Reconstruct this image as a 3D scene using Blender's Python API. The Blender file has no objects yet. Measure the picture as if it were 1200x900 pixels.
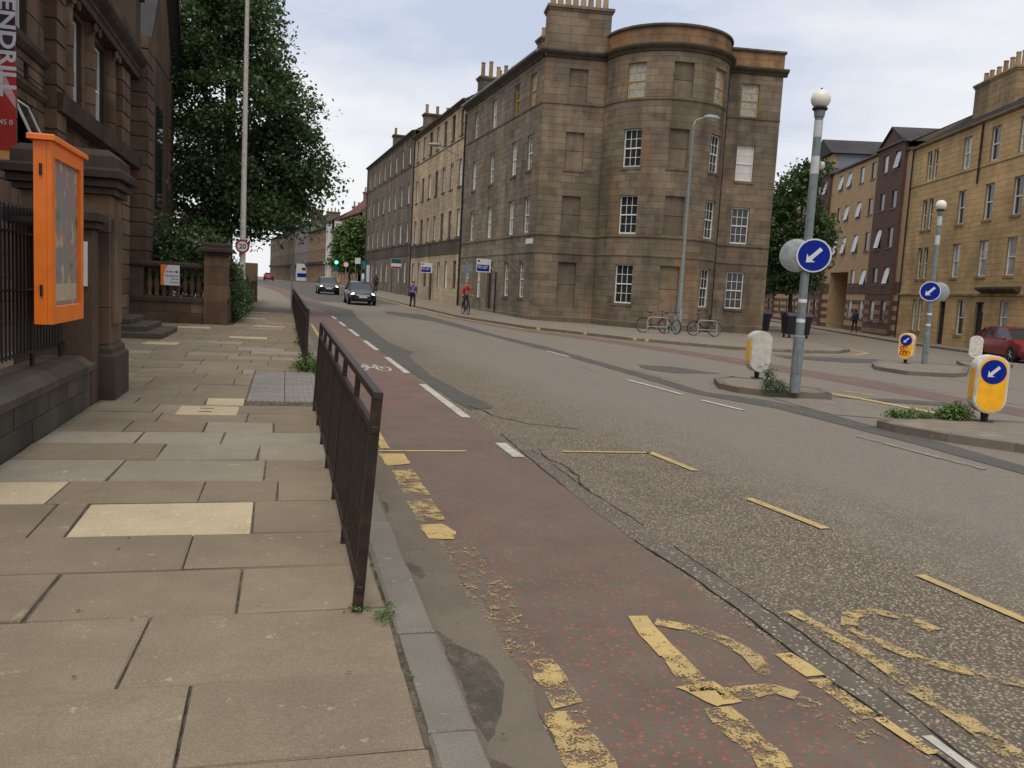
import bpy, bmesh, math, random
import numpy as np
from math import sin, cos, pi, radians, sqrt, atan2, hypot
from mathutils import Vector, Matrix, noise as mnoise

random.seed(7); np.random.seed(7)
SC = bpy.context.scene
COL = SC.collection

# ------------------------------------------------------------------ camera, sky, sun, exposure
def setup_camera():
    P, R, Y = radians(6.3), radians(3.1), radians(15.1)
    fw = Vector((sin(Y)*cos(P), cos(Y)*cos(P), -sin(P)))
    r0 = Vector((cos(Y), -sin(Y), 0)); u0 = r0.cross(fw)
    r = r0*cos(R)+u0*sin(R); u = u0*cos(R)-r0*sin(R)
    cam = bpy.data.cameras.new('camera'); o = bpy.data.objects.new('camera', cam); COL.objects.link(o)
    m = Matrix((r, u, -fw)).transposed().to_4x4(); m.translation = (0, 0, 1.57)
    o.matrix_world = m
    cam.sensor_fit = 'HORIZONTAL'; cam.sensor_width = 36; cam.lens = 30.0
    cam.clip_start = 0.05; cam.clip_end = 4000
    SC.camera = o
setup_camera()
SUN_EL, SUN_AZ = radians(62), radians(208)
def setup_world():
    w = bpy.data.worlds.new('World'); SC.world = w; w.use_nodes = True
    nt = w.node_tree; N = nt.nodes; L = nt.links; N.clear()
    out = N.new('ShaderNodeOutputWorld'); bg = N.new('ShaderNodeBackground')
    sky = N.new('ShaderNodeTexSky'); sky.sky_type = 'NISHITA'; sky.sun_disc = False
    sky.sun_elevation = SUN_EL; sky.sun_rotation = SUN_AZ; sky.dust_density = 3
    tc = N.new('ShaderNodeTexCoord'); mp = N.new('ShaderNodeMapping')
    mp.inputs['Scale'].default_value = (1.0, 1.0, 3.2); mp.inputs['Location'].default_value = (0.9, 0.35, 0.2)
    n1 = N.new('ShaderNodeTexNoise'); n1.inputs['Scale'].default_value = 2.1; n1.inputs['Detail'].default_value = 7; n1.inputs['Roughness'].default_value = 0.55
    rp = N.new('ShaderNodeValToRGB')
    e = rp.color_ramp.elements
    e[0].position = 0.37; e[0].color = (4.25, 4.7, 5.75, 1)
    e[1].position = 0.63; e[1].color = (6.9, 6.9, 7.0, 1)
    # thin cloud lets the light through best low down, where the sheet is broken
    sep = N.new('ShaderNodeSeparateXYZ'); mr = N.new('ShaderNodeMapRange')
    mr.inputs['From Min'].default_value = 0.06; mr.inputs['From Max'].default_value = 0.30
    mr.inputs['To Min'].default_value = 0.26; mr.inputs['To Max'].default_value = -0.07
    add = N.new('ShaderNodeMath'); add.operation = 'ADD'
    mix = N.new('ShaderNodeMixRGB'); mix.inputs[0].default_value = 0.9
    L.new(tc.outputs['Generated'], mp.inputs['Vector']); L.new(mp.outputs[0], n1.inputs['Vector'])
    L.new(tc.outputs['Generated'], sep.inputs[0]); L.new(sep.outputs['Z'], mr.inputs['Value'])
    L.new(n1.outputs['Fac'], add.inputs[0]); L.new(mr.outputs[0], add.inputs[1])
    L.new(add.outputs[0], rp.inputs[0])
    L.new(sky.outputs[0], mix.inputs[1]); L.new(rp.outputs[0], mix.inputs[2])
    L.new(mix.outputs[0], bg.inputs['Color']); bg.inputs['Strength'].default_value = 0.1
    L.new(bg.outputs[0], out.inputs[0])
    s = bpy.data.lights.new('sun', 'SUN'); s.energy = 1.5; s.angle = radians(45); s.color = (1, 0.91, 0.78)
    so = bpy.data.objects.new('sun', s); COL.objects.link(so)
    d = Vector((sin(SUN_AZ)*cos(SUN_EL), cos(SUN_AZ)*cos(SUN_EL), sin(SUN_EL)))
    so.rotation_euler = d.to_track_quat('Z', 'Y').to_euler(); so.location = d*60
    vs = SC.view_settings; vs.view_transform = 'Standard'; vs.look = 'None'; vs.gamma = 1; vs.exposure = 0.5
    vs.use_curve_mapping = False
setup_world()

# ------------------------------------------------------------------ materials
def S2L(c): return tuple((v/255/12.92 if v/255 <= .04045 else ((v/255+.055)/1.055)**2.4) for v in c)
class NT:
    def __init__(s, name):
        s.m = bpy.data.materials.new(name); s.m.use_nodes = True
        s.n = s.m.node_tree.nodes; s.l = s.m.node_tree.links; s.n.clear()
        s.out = s.n.new('ShaderNodeOutputMaterial'); s.b = s.n.new('ShaderNodeBsdfPrincipled')
        s.l.new(s.b.outputs[0], s.out.inputs[0])
        s.geo = None
    def node(s, t, **kw):
        n = s.n.new(t)
        for k, v in kw.items(): setattr(n, k, v)
        return n
    def pos(s):
        if not s.geo: s.geo = s.n.new('ShaderNodeNewGeometry')
        return s.geo.outputs['Position']
    def mapped(s, scale=(1, 1, 1), loc=(0, 0, 0)):
        mp = s.node('ShaderNodeMapping'); mp.inputs['Scale'].default_value = scale; mp.inputs['Location'].default_value = loc
        s.l.new(s.pos(), mp.inputs['Vector']); return mp.outputs[0]
    def noise(s, scale, detail=3, rough=.55, vec=None, out='Fac'):
        n = s.node('ShaderNodeTexNoise'); n.inputs['Scale'].default_value = scale
        n.inputs['Detail'].default_value = detail; n.inputs['Roughness'].default_value = rough
        s.l.new(vec if vec is not None else s.pos(), n.inputs['Vector']); return n.outputs[out]
    def vor(s, scale, out='Color', feature='F1'):
        n = s.node('ShaderNodeTexVoronoi'); n.feature = feature; n.inputs['Scale'].default_value = scale
        s.l.new(s.pos(), n.inputs['Vector']); return n.outputs[out]
    def ramp(s, fac, stops, interp='LINEAR'):
        r = s.node('ShaderNodeValToRGB'); cr = r.color_ramp; cr.interpolation = interp
        while len(cr.elements) < len(stops): cr.elements.new(0.5)
        for e, (p, c) in zip(cr.elements, stops):
            e.position = p; e.color = tuple(c)+(1,) if hasattr(c, '__len__') else (c, c, c, 1)
        s.l.new(fac, r.inputs[0]); return r.outputs[0]
    def mix(s, fac, a, b, mode='MIX'):
        m = s.node('ShaderNodeMixRGB', blend_type=mode)
        for i, v in ((0, fac), (1, a), (2, b)):
            if hasattr(v, 'is_linked') or hasattr(v, 'links'): s.l.new(v, m.inputs[i])
            elif i == 0: m.inputs[0].default_value = v
            else: m.inputs[i].default_value = tuple(v)[:3]+(1,)
        return m.outputs[0]
    def math(s, op, a, b=0.5, clamp=False):
        m = s.node('ShaderNodeMath', operation=op); m.use_clamp = clamp
        for i, v in ((0, a), (1, b)):
            if hasattr(v, 'links'): s.l.new(v, m.inputs[i])
            else: m.inputs[i].default_value = v
        return m.outputs[0]
    def rnd(s):
        oi = s.node('ShaderNodeObjectInfo')
        if not s.geo: s.pos()
        a = s.math('ADD', oi.outputs['Random'], s.geo.outputs['Random Per Island'])
        return s.math('FRACT', a, 0)
    def objrnd(s): return s.node('ShaderNodeObjectInfo').outputs['Random']
    def bump(s, h, strength=.3, dist=.02):
        b = s.node('ShaderNodeBump'); b.inputs['Strength'].default_value = strength; b.inputs['Distance'].default_value = dist
        s.l.new(h, b.inputs['Height']); s.l.new(b.outputs[0], s.b.inputs['Normal'])
    def fin(s, col, rough=.85, metal=0, spec=.3):
        if hasattr(col, 'links'): s.l.new(col, s.b.inputs['Base Color'])
        else: s.b.inputs['Base Color'].default_value = tuple(col)[:3]+(1,)
        if hasattr(rough, 'links'): s.l.new(rough, s.b.inputs['Roughness'])
        else: s.b.inputs['Roughness'].default_value = rough
        s.b.inputs['Metallic'].default_value = metal
        s.b.inputs['Specular IOR Level'].default_value = spec
        return s.m

def plain(name, col, rough=.6, var=.18, scale=9, metal=0, spec=.4, bump=0):
    t = NT(name); n = t.noise(scale, 4)
    c = t.mix(t.ramp(n, [(.3, 0), (.7, 1)]), tuple(v*(1-var) for v in col), tuple(min(1, v*(1+var)) for v in col))
    if bump: t.bump(t.noise(scale*6, 3), bump, .01)
    return t.fin(c, rough, metal, spec)
def emit(name, col, strength):
    t = NT(name); t.b.inputs['Emission Color'].default_value = tuple(col)+(1,); t.b.inputs['Emission Strength'].default_value = strength
    return t.fin(col, .4)
def stone(name, tones, soot=(.03, .026, .022), soot_amt=.5, green=0, rust=0, bump=.35):
    """weathered ashlar: every block its own tone, soot streaks, moss and iron stains"""
    t = NT(name); r = t.rnd()
    k = len(tones)
    c = t.ramp(r, [(i/(k-1), tn) for i, tn in enumerate(tones)])
    n1 = t.noise(1.4, 5, .6); n2 = t.noise(14, 4, .6)
    c = t.mix(t.math('MULTIPLY', t.ramp(n2, [(.3, 0), (.75, 1)]), .35), c, tuple(v*.62 for v in tones[0]))
    st = t.noise(1.0, 5, .6, t.mapped((1.1, 1.1, .16)))
    c = t.mix(t.math('MULTIPLY', t.ramp(st, [(.47, 0), (.72, 1)]), soot_amt), c, soot)
    c = t.mix(t.math('MULTIPLY', t.ramp(n1, [(.5, 0), (.7, 1)]), soot_amt*.7), c, soot)
    bl = t.noise(.33, 5, .65, t.mapped((1, 1, .8), (11, 5, 3)))
    c = t.mix(t.ramp(bl, [(.34, 0), (.66, 1)]), t.mix(1.0, c, (.70, .71, .74), 'MULTIPLY'), t.mix(1.0, c, (1.16, 1.12, 1.06), 'MULTIPLY'))
    if green:
        g = t.noise(.45, 4, .6, t.mapped((1, 1, .4), (7, 3, 1)))
        c = t.mix(t.math('MULTIPLY', t.ramp(g, [(.5, 0), (.66, 1)]), green), c, (.09, .095, .045))
    if rust:
        g = t.noise(.5, 4, .6, t.mapped((1, 1, .35), (2, 9, 4)))
        c = t.mix(t.math('MULTIPLY', t.ramp(g, [(.53, 0), (.68, 1)]), rust), c, (.26, .13, .055))
    t.bump(t.mix(.5, n2, t.noise(60, 3)), bump, .02)
    return t.fin(c, .92, 0, .15)

MAT = {}
def setup_materials():
    M = MAT
    M['ashlar_corner'] = stone('ashlar_grey_brown', [(.175, .146, .112), (.25, .21, .16), (.205, .172, .13), (.285, .235, .178), (.225, .182, .138)], soot_amt=.5, green=.4, rust=.22)
    M['ashlar_front'] = stone('ashlar_warm_brown', [(.175, .142, .106), (.26, .208, .152), (.205, .166, .122), (.30, .236, .168), (.22, .17, .12)], soot_amt=.6, green=.35, rust=.42)
    M['parapet_stone'] = stone('parapet_orange_stone', [(.25, .15, .085), (.32, .19, .10), (.24, .16, .10), (.29, .17, .09)], soot_amt=.55, rust=.4)
    M['ashlar_pale'] = stone('ashlar_honey', [(0.403, 0.319, 0.209), (0.488, 0.389, 0.259), (0.439, 0.342, 0.22), (0.512, 0.401, 0.264)], soot_amt=.35, rust=.3)
    M['ashlar_dark'] = stone('ashlar_sooty', [(.17, .142, .108), (.20, .168, .125), (.18, .15, .115), (.225, .185, .14)], soot_amt=.65)
    M['ashlar_gold'] = stone('ashlar_golden', [(0.515, 0.366, 0.186), (0.601, 0.425, 0.219), (0.543, 0.379, 0.191), (0.643, 0.444, 0.224), (0.529, 0.326, 0.157)], soot_amt=.14, rust=.22)
    M['trim_gold'] = stone('trim_golden_weathered', [(0.3, 0.222, 0.127), (0.362, 0.264, 0.154)], soot_amt=.5)
    M['trim_corner'] = stone('string_course_stone', [(.17, .135, .095), (.20, .16, .115)], soot_amt=.6)
    M['trim_dark'] = stone('blackened_trim', [(.10, .083, .064), (.125, .105, .08)], soot_amt=.7)
    M['black_stone'] = stone('soot_black_sandstone', [(0.143, 0.0952, 0.0631), (0.203, 0.131, 0.0842), (0.118, 0.0824, 0.0589), (0.169, 0.114, 0.0772), (0.236, 0.159, 0.101)], soot=(0.0371, 0.0286, 0.0224), soot_amt=.6, bump=.6)
    M['black_trim'] = stone('soot_black_moulding', [(0.072, 0.055, 0.044), (0.096, 0.0725, 0.055)], soot=(0.024, 0.0199, 0.0176), soot_amt=.55, bump=.5)
    M['wall_stone'] = stone('grimy_wall_stone', [(.10, .086, .068), (.135, .115, .09), (.085, .072, .058), (.115, .098, .078)], soot_amt=.55, green=.12, bump=.6)
    M['joint'] = plain('mortar', (.17, .146, .115), .95, .3)
    M['joint_gold'] = plain('mortar_pale', (.24, .185, .115), .95, .3)
    M['slate'] = stone('slate', [(.06, .058, .062), (.08, .076, .078), (.07, .066, .07)], soot_amt=.3)
    M['lead'] = plain('lead_flashing', (.19, .21, .25), .6)
    M['redtile'] = plain('red_roof', (.14, .05, .035), .9, .3, 2)
    M['pot'] = stone('chimney_pot_clay', [(.42, .28, .16), (.50, .36, .22), (.36, .22, .12), (.46, .36, .25)], soot_amt=.45)
    M['white_paint'] = plain('white_gloss_paint', (.72, .71, .66), .45, .1)
    M['ochre_paint'] = plain('ochre_window_paint', (.50, .31, .07), .5, .15)
    M['brown_paint'] = plain('dark_brown_frame', (.07, .045, .035), .5)
    t = NT('window_glass'); c = t.mix(t.noise(1.3, 2), (.012, .014, .016), (.04, .042, .045)); M['glass'] = t.fin(c, .06, 0, .5)
    M['curtain_glass'] = plain('glass_over_net_curtain', (.30, .30, .28), .12, .35, 4, spec=.7)
    M['blind_glass'] = plain('glass_over_white_blind', (.56, .55, .50), .15, .08, 3, spec=.6)
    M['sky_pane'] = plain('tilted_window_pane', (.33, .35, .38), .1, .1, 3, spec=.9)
    M['dark_door'] = plain('dark_door_paint', (.045, .035, .03), .5)
    M['iron'] = plain('black_iron', (.012, .012, .013), .45, .3, 30)
    t = NT('brown_rusty_paint')
    n = t.noise(18, 5, .65); c = t.mix(t.ramp(n, [(.45, 0), (.7, 1)]), (.020, .013, .0095), (.046, .024, .014))
    c = t.mix(t.ramp(t.noise(55, 3), [(.66, 0), (.72, 1)]), c, (.085, .036, .018)); t.bump(n, .3, .004)
    M['rail'] = t.fin(c, .55, 0, .35)
    M['orange'] = plain('orange_gloss_paint', (.86, .19, .012), .38, .10, 5, spec=.5)
    M['galv'] = plain('galvanised_grey', (.27, .29, .29), .5, .2, 12, spec=.4)
    M['galv_warm'] = plain('pale_weathered_pole', (.40, .365, .32), .6, .22, 7)
    M['greypost'] = plain('grey_green_post_paint', (.16, .19, .19), .5, .2, 9)
    M['whiteband'] = plain('white_band_paint', (.46, .48, .47), .5, .15)
    M['white_plastic'] = plain('white_plastic', (.60, .58, .52), .5, .22, 9)
    M['dull_plastic'] = plain('dirty_cream_plastic', (.50, .48, .42), .5, .16, 8)
    M['yellow_plastic'] = plain('yellow_plastic', (.86, .41, .008), .45, .14, 7)
    M['blue_sign'] = plain('blue_sign_face', (.002, .018, .24), .5, .1, 4, spec=.15)
    M['sign_white'] = plain('sign_white', (.62, .64, .64), .5, .06)
    M['sign_red'] = plain('sign_red', (.30, .02, .02), .4)
    M['black'] = plain('black_print', (.015, .015, .016), .5)
    M['opal'] = plain('opal_globe', (.74, .71, .63), .3, .06, 3)
    M['red_print'] = plain('red_banner_print', (.42, .028, .02), .6, .3, 2.5)
    M['banner_dark'] = plain('dark_banner_print', (.05, .02, .045), .6, .4, 4)
    M['banner_pink'] = plain('pink_streak_print', (.62, .35, .34), .6, .2, 4)
    M['banner_yellow'] = plain('yellow_banner_print', (.66, .32, .07), .6, .12, 4)
    M['magenta'] = plain('magenta_print', (.45, .10, .25), .6)
    t = NT('leaf'); r = t.rnd()
    c = t.ramp(r, [(0, (.026, .052, .022)), (.45, (.052, .094, .034)), (.8, (.075, .125, .042)), (1, (.11, .165, .058))])
    tr = t.node('ShaderNodeBsdfTranslucent'); tr.inputs[0].default_value = (.10, .17, .03, 1)
    mx = t.node('ShaderNodeMixShader'); mx.inputs[0].default_value = .22
    t.fin(c, .5, 0, .4); t.l.new(t.b.outputs[0], mx.inputs[1]); t.l.new(tr.outputs[0], mx.inputs[2]); t.l.new(mx.outputs[0], t.out.inputs[0])
    M['leaf'] = t.m
    t = NT('leaf_bright'); r = t.rnd()
    c = t.ramp(r, [(0, (.04, .085, .018)), (.5, (.075, .14, .03)), (1, (.13, .20, .05))])
    M['leaf_bright'] = t.fin(c, .55, 0, .3)
    M['bark'] = plain('bark', (.06, .047, .036), .95, .35, 12, bump=.6)
    # flagstones
    def flag(name, lo, hi, blot):
        t = NT(name); r = t.objrnd(); c = t.mix(r, lo, hi)
        n = t.noise(3.0, 5, .62); f = t.noise(120, 3, .7); g = t.noise(34, 4, .7)
        c = t.mix(t.math('MULTIPLY', t.ramp(n, [(.42, 0), (.7, 1)]), .55), c, blot)
        big = t.noise(.9, 4, .65, t.mapped((1, 1, 1), (5, 1, 0))); c = t.mix(t.math('MULTIPLY', t.ramp(big, [(.4, 0), (.65, 1)]), .45), c, tuple(v*.78 for v in blot))
        sc = t.noise(3.2, 6, .8, t.mapped((1, .22, 1), (1, 4, 0))); c = t.mix(t.math('MULTIPLY', t.ramp(sc, [(.66, 0), (.69, 1)]), .35), c, tuple(min(1, v*1.6) for v in hi))
        c = t.mix(t.math('MULTIPLY', t.ramp(f, [(.35, 1), (.5, 0)]), .5), c, tuple(v*.55 for v in lo))
        c = t.mix(t.math('MULTIPLY', t.ramp(f, [(.56, 0), (.7, 1)]), .4), c, tuple(min(1, v*1.5) for v in hi))
        c = t.mix(t.math('MULTIPLY', t.ramp(g, [(.62, 0), (.72, 1)]), .35), c, tuple(min(1, v*1.35) for v in hi))
        s = t.noise(7, 6, .75, t.mapped((1, 1, 1), (3, 8, 0))); c = t.mix(t.math('MULTIPLY', t.ramp(s, [(.62, 0), (.66, 1)]), .5), c, tuple(min(1, v*1.7) for v in hi))
        t.bump(t.mix(.6, f, g), .35, .006)
        return t.fin(c, .88, 0, .2)
    M['flag'] = flag('flagstone', (0.231, 0.186, 0.128), (0.281, 0.228, 0.157), (0.188, 0.151, 0.103))
    M['flag_pale'] = flag('flagstone_pale', (0.5, 0.414, 0.27), (0.537, 0.444, 0.292), (0.425, 0.348, 0.227))
    M['flag_blue'] = flag('flagstone_blue_grey', (0.281, 0.246, 0.182), (0.331, 0.294, 0.226), (0.237, 0.206, 0.154))
    M['tactile'] = flag('ribbed_blue_paver', (0.231, 0.216, 0.189), (0.269, 0.252, 0.22), (0.188, 0.174, 0.154))
    M['kerb'] = flag('whinstone_kerb', (0.188, 0.17, 0.141), (0.231, 0.21, 0.174), (0.15, 0.136, 0.112))
    M['kerb_far'] = flag('far_kerb_stone', (.17, .14, .11), (.21, .175, .14), (.12, .10, .08))
    t = NT('soil_and_moss_joint'); n = t.noise(9, 5, .7)
    c = t.ramp(n, [(.33, (.05, .042, .033)), (.5, (.115, .096, .072)), (.62, (.17, .145, .11)), (.70, (.06, .085, .025))])
    t.bump(t.noise(60, 4), .7, .02); M['soil'] = t.fin(c, 1, 0, .1)
    # road: stone chips bedded in worn bitumen
    def chipseal(name, base, chips, scale, amount, big, big_amt, patchy=.5, bump=.5, fade=False):
        t = NT(name)
        v = t.node('ShaderNodeTexVoronoi'); v.inputs['Scale'].default_value = scale
        t.l.new(t.pos(), v.inputs['Vector'])
        sep = t.node('ShaderNodeSeparateColor'); t.l.new(v.outputs['Color'], sep.inputs[0])
        k = len(chips)
        cc = t.ramp(sep.outputs[0], [(i/k, c) for i, c in enumerate(chips)], 'CONSTANT')
        pn = t.noise(.9, 4, .6)
        thr = t.math('MULTIPLY_ADD', pn, patchy); t.n[-1].inputs[2].default_value = amount-patchy*.5
        on = t.math('LESS_THAN', sep.outputs[1], thr)
        ins = t.ramp(v.outputs['Distance'], [(.38, 1), (.55, 0)])
        f = t.math('MULTIPLY', on, ins)
        bn = t.noise(2.2, 5, .65); bb = t.mix(t.ramp(bn, [(.35, 0), (.7, 1)]), tuple(x*.78 for x in base), tuple(x*1.22 for x in base))
        bb = t.mix(t.math('MULTIPLY', t.noise(150, 2), .5), bb, tuple(x*1.5 for x in base))
        c = t.mix(t.math('MULTIPLY', f, .82), bb, cc)
        oil = t.noise(.55, 5, .7, t.mapped((1.3, .28, 1), (9, 6, 0))); c = t.mix(t.math('MULTIPLY', t.ramp(oil, [(.54, 0), (.72, 1)]), .38), c, tuple(x*.9 for x in base))
        gn = t.noise(.35, 5, .6, t.mapped((1, .35, 1), (4, 2, 0)))
        c = t.mix(t.math('MULTIPLY', t.ramp(gn, [(.45, 0), (.7, 1)]), big_amt), c, big)
        if fade:  # the wheel tracks of the far lane are polished greyer
            sx = t.node('ShaderNodeSeparateXYZ'); t.l.new(t.pos(), sx.inputs[0])
            q = t.math('ADD', sx.outputs['X'], t.math('MULTIPLY', t.noise(.8, 4, .6, t.mapped((1, .3, 1))), 2.2))
            q = t.math('ADD', q, t.math('MULTIPLY', sx.outputs['Y'], .055))
            k2 = t.ramp(t.math('MULTIPLY', q, .1), [(.50, 0), (.68, 1)])
            c = t.mix(t.math('MULTIPLY', k2, .62), c, (.21, .187, .155))
        t.bump(t.mix(.5, f, t.noise(90, 3)), bump, .008)
        return t.fin(c, .86, 0, .25)
    M['road'] = chipseal('worn_chip_road', (0.0975, 0.0816, 0.0627), [(0.338, 0.258, 0.165), (0.263, 0.202, 0.132), (0.4, 0.318, 0.215), (0.213, 0.168, 0.119), (0.463, 0.372, 0.259), (0.3, 0.198, 0.121)], 58, .74, (0.156, 0.128, 0.0946), .22, .45, fade=True)
    M['road_grey'] = chipseal('smooth_grey_road', (0.156, 0.138, 0.113), [(0.312, 0.27, 0.209), (0.25, 0.216, 0.165), (0.362, 0.312, 0.242), (0.213, 0.18, 0.143)], 70, .5, (0.2, 0.178, 0.145), .5, .4, .3)
    M['patch'] = chipseal('fresh_dark_patch', (0.0775, 0.0708, 0.0616), [(0.163, 0.144, 0.121), (0.125, 0.114, 0.099), (0.25, 0.228, 0.187)], 80, .22, (0.1, 0.09, 0.077), .4, .4, .3)
    M['trench'] = chipseal('crumbling_trench_strip', (0.112, 0.0943, 0.0721), [(0.42, 0.337, 0.238), (0.297, 0.239, 0.172), (0.56, 0.471, 0.337)], 50, .34, (0.122, 0.104, 0.0828), .5, .5, .8)
    M['cycle'] = chipseal('worn_red_cycle_surface', (0.122, 0.096, 0.0748), [(0.281, 0.09, 0.055), (0.219, 0.0792, 0.0528), (0.312, 0.126, 0.0825), (0.188, 0.0792, 0.055)], 46, .40, (0.144, 0.113, 0.0869), .4, 1.3, .4)
    M['cycle_far'] = chipseal('faded_red_cycle_surface', (.142, .094, .074), [(.19, .112, .086), (.16, .105, .084)], 60, .5, (.14, .108, .088), .5, .5, .3)
    M['gutter'] = chipseal('gutter_asphalt', (0.144, 0.118, 0.088), [(0.2, 0.166, 0.123), (0.169, 0.138, 0.105)], 110, .35, (0.11, 0.0888, 0.066), .5, .4, .2)
    M['crack'] = plain('dark_crack_fill', (.017, .014, .012), .95, .4, 20)
    
    t = NT('far_paving'); br = t.node('ShaderNodeTexBrick'); br.inputs['Scale'].default_value = 1.15; br.inputs['Mortar Size'].default_value = .012
    br.inputs['Color1'].default_value = (.20, .172, .132, 1); br.inputs['Color2'].default_value = (.25, .215, .165, 1); br.inputs['Mortar'].default_value = (.12, .10, .08, 1)
    t.l.new(t.pos(), br.inputs['Vector']); n = t.noise(1.2, 5)
    M['paving_far'] = t.fin(t.mix(t.math('MULTIPLY', t.ramp(n, [(.4, 0), (.7, 1)]), .4), br.outputs[0], (.15, .125, .095)), .9, 0, .2)
    def paint(name, col, thr, soft=.05, sc=9):
        t = NT(name); n = t.noise(sc, 6, .72); k = t.noise(85, 3, .7)
        a = t.math('ADD', t.math('MULTIPLY', n, .62), t.math('MULTIPLY', k, .38))
        al = t.ramp(a, [(thr, 0), (thr+soft, 1)])
        c = t.mix(t.noise(22, 4), tuple(v*.72 for v in col), tuple(min(1, v*1.12) for v in col))
        c = t.mix(t.math('MULTIPLY', t.ramp(t.noise(4.5, 5, .7), [(.42, 0), (.7, 1)]), .45), c, (.17, .15, .12)); t.fin(c, .85, 0, .15)
        t.l.new(al, t.b.inputs['Alpha']); return t.m
    Y = (.56, .405, .165); W = (.52, .49, .42)
    M['yel_fresh'] = paint('yellow_road_paint', Y, .40); M['yel_worn'] = paint('yellow_road_paint_worn', Y, .465, .07)
    M['yel_ghost'] = paint('yellow_road_paint_flaking', (.45, .34, .165), .53, .06, 20)
    M['wht_fresh'] = paint('white_road_paint', W, .34); M['wht_worn'] = paint('white_road_paint_worn', (.30, .28, .25), .45); M['wht_ghost'] = paint('white_road_paint_ghost', (.27, .255, .23), .5, .06)
    M['stain'] = paint('oily_damp_stain', (.095, .082, .068), .40, .22, 7)
    M['brick_yellow'] = plain('buff_brick', (0.413, 0.282, 0.151), .9, .14, 3); M['brick_brown'] = plain('dark_brown_brick', (0.11, 0.06, 0.0448), .9, .18, 3)
    M['brick_orange'] = plain('orange_sandstone', (.25, .16, .10), .9, .25, 1.5); M['far_grey'] = plain('far_grey_stone', (.22, .20, .185), .9, .2, 1)
    M['teal'] = plain('teal_shopfront', (.012, .085, .095), .5, .15); M['whitewall'] = plain('white_render', (.62, .61, .58), .8, .06)
    M['black_car'] = plain('black_car_paint', (.006, .0063, .0072), .25, .2, 3, spec=.35); M['red_car'] = plain('red_car_paint', (.17, .010, .013), .25, .1, 3, spec=.6)
    M['car_glass'] = plain('car_glass', (.03, .035, .038), .07, .2, 2, spec=.5)
    M['tyre'] = plain('tyre_rubber', (.012, .012, .012), .8); M['alloy'] = plain('alloy_wheel', (.33, .33, .34), .35, .1, 20, metal=.7)
    M['plate'] = plain('number_plate', (.55, .55, .5), .5); M['chrome'] = plain('chrome', (.5, .5, .5), .2, .05, 5, metal=1)
    M['headlight'] = emit('lit_headlamp', (1, .95, .85), 4.0); M['green_lamp'] = emit('green_traffic_light', (.05, 1, .45), 6.0)
    M['tail'] = plain('tail_lamp', (.35, .01, .01), .3)
    M['skin'] = plain('skin', (.42, .26, .19), .6, .08); M['hair'] = plain('dark_hair', (.03, .02, .014), .7)
    M['purple'] = plain('purple_jacket', (.095, .045, .19), .8, .25, 14); M['navy'] = plain('navy_cloth', (.018, .02, .042), .85, .25, 14)
    M['red_cloth'] = plain('red_jacket', (.37, .03, .025), .8, .15, 14); M['black_cloth'] = plain('black_cloth', (.013, .013, .015), .85)
    M['grey_cloth'] = plain('pale_shirt', (.4, .38, .36), .85); M['bin'] = plain('black_bin_plastic', (.014, .014, .016), .5); M['purple_lid'] = plain('purple_bin_lid', (.05, .02, .055), .5)
    M['litter'] = stone('dead_leaf', [(.05, .03, .02), (.11, .06, .035), (.16, .12, .07), (.07, .035, .03)], soot_amt=.2)
    M['cable'] = plain('black_pipe', (.014, .013, .013), .5)
    t = NT('poster_art'); n = t.noise(5.5, 5, .6, t.mapped((1, 1, .8), (2.2, 1, 1)))
    c = t.ramp(n, [(.30, (.06, .055, .05)), (.42, (.30, .25, .16)), (.50, (.20, .23, .25)), (.57, (.38, .19, .15)), (.64, (.50, .45, .33)), (.75, (.14, .14, .15))])
    M['poster'] = t.fin(c, .5, 0, .2)
setup_materials()

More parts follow.
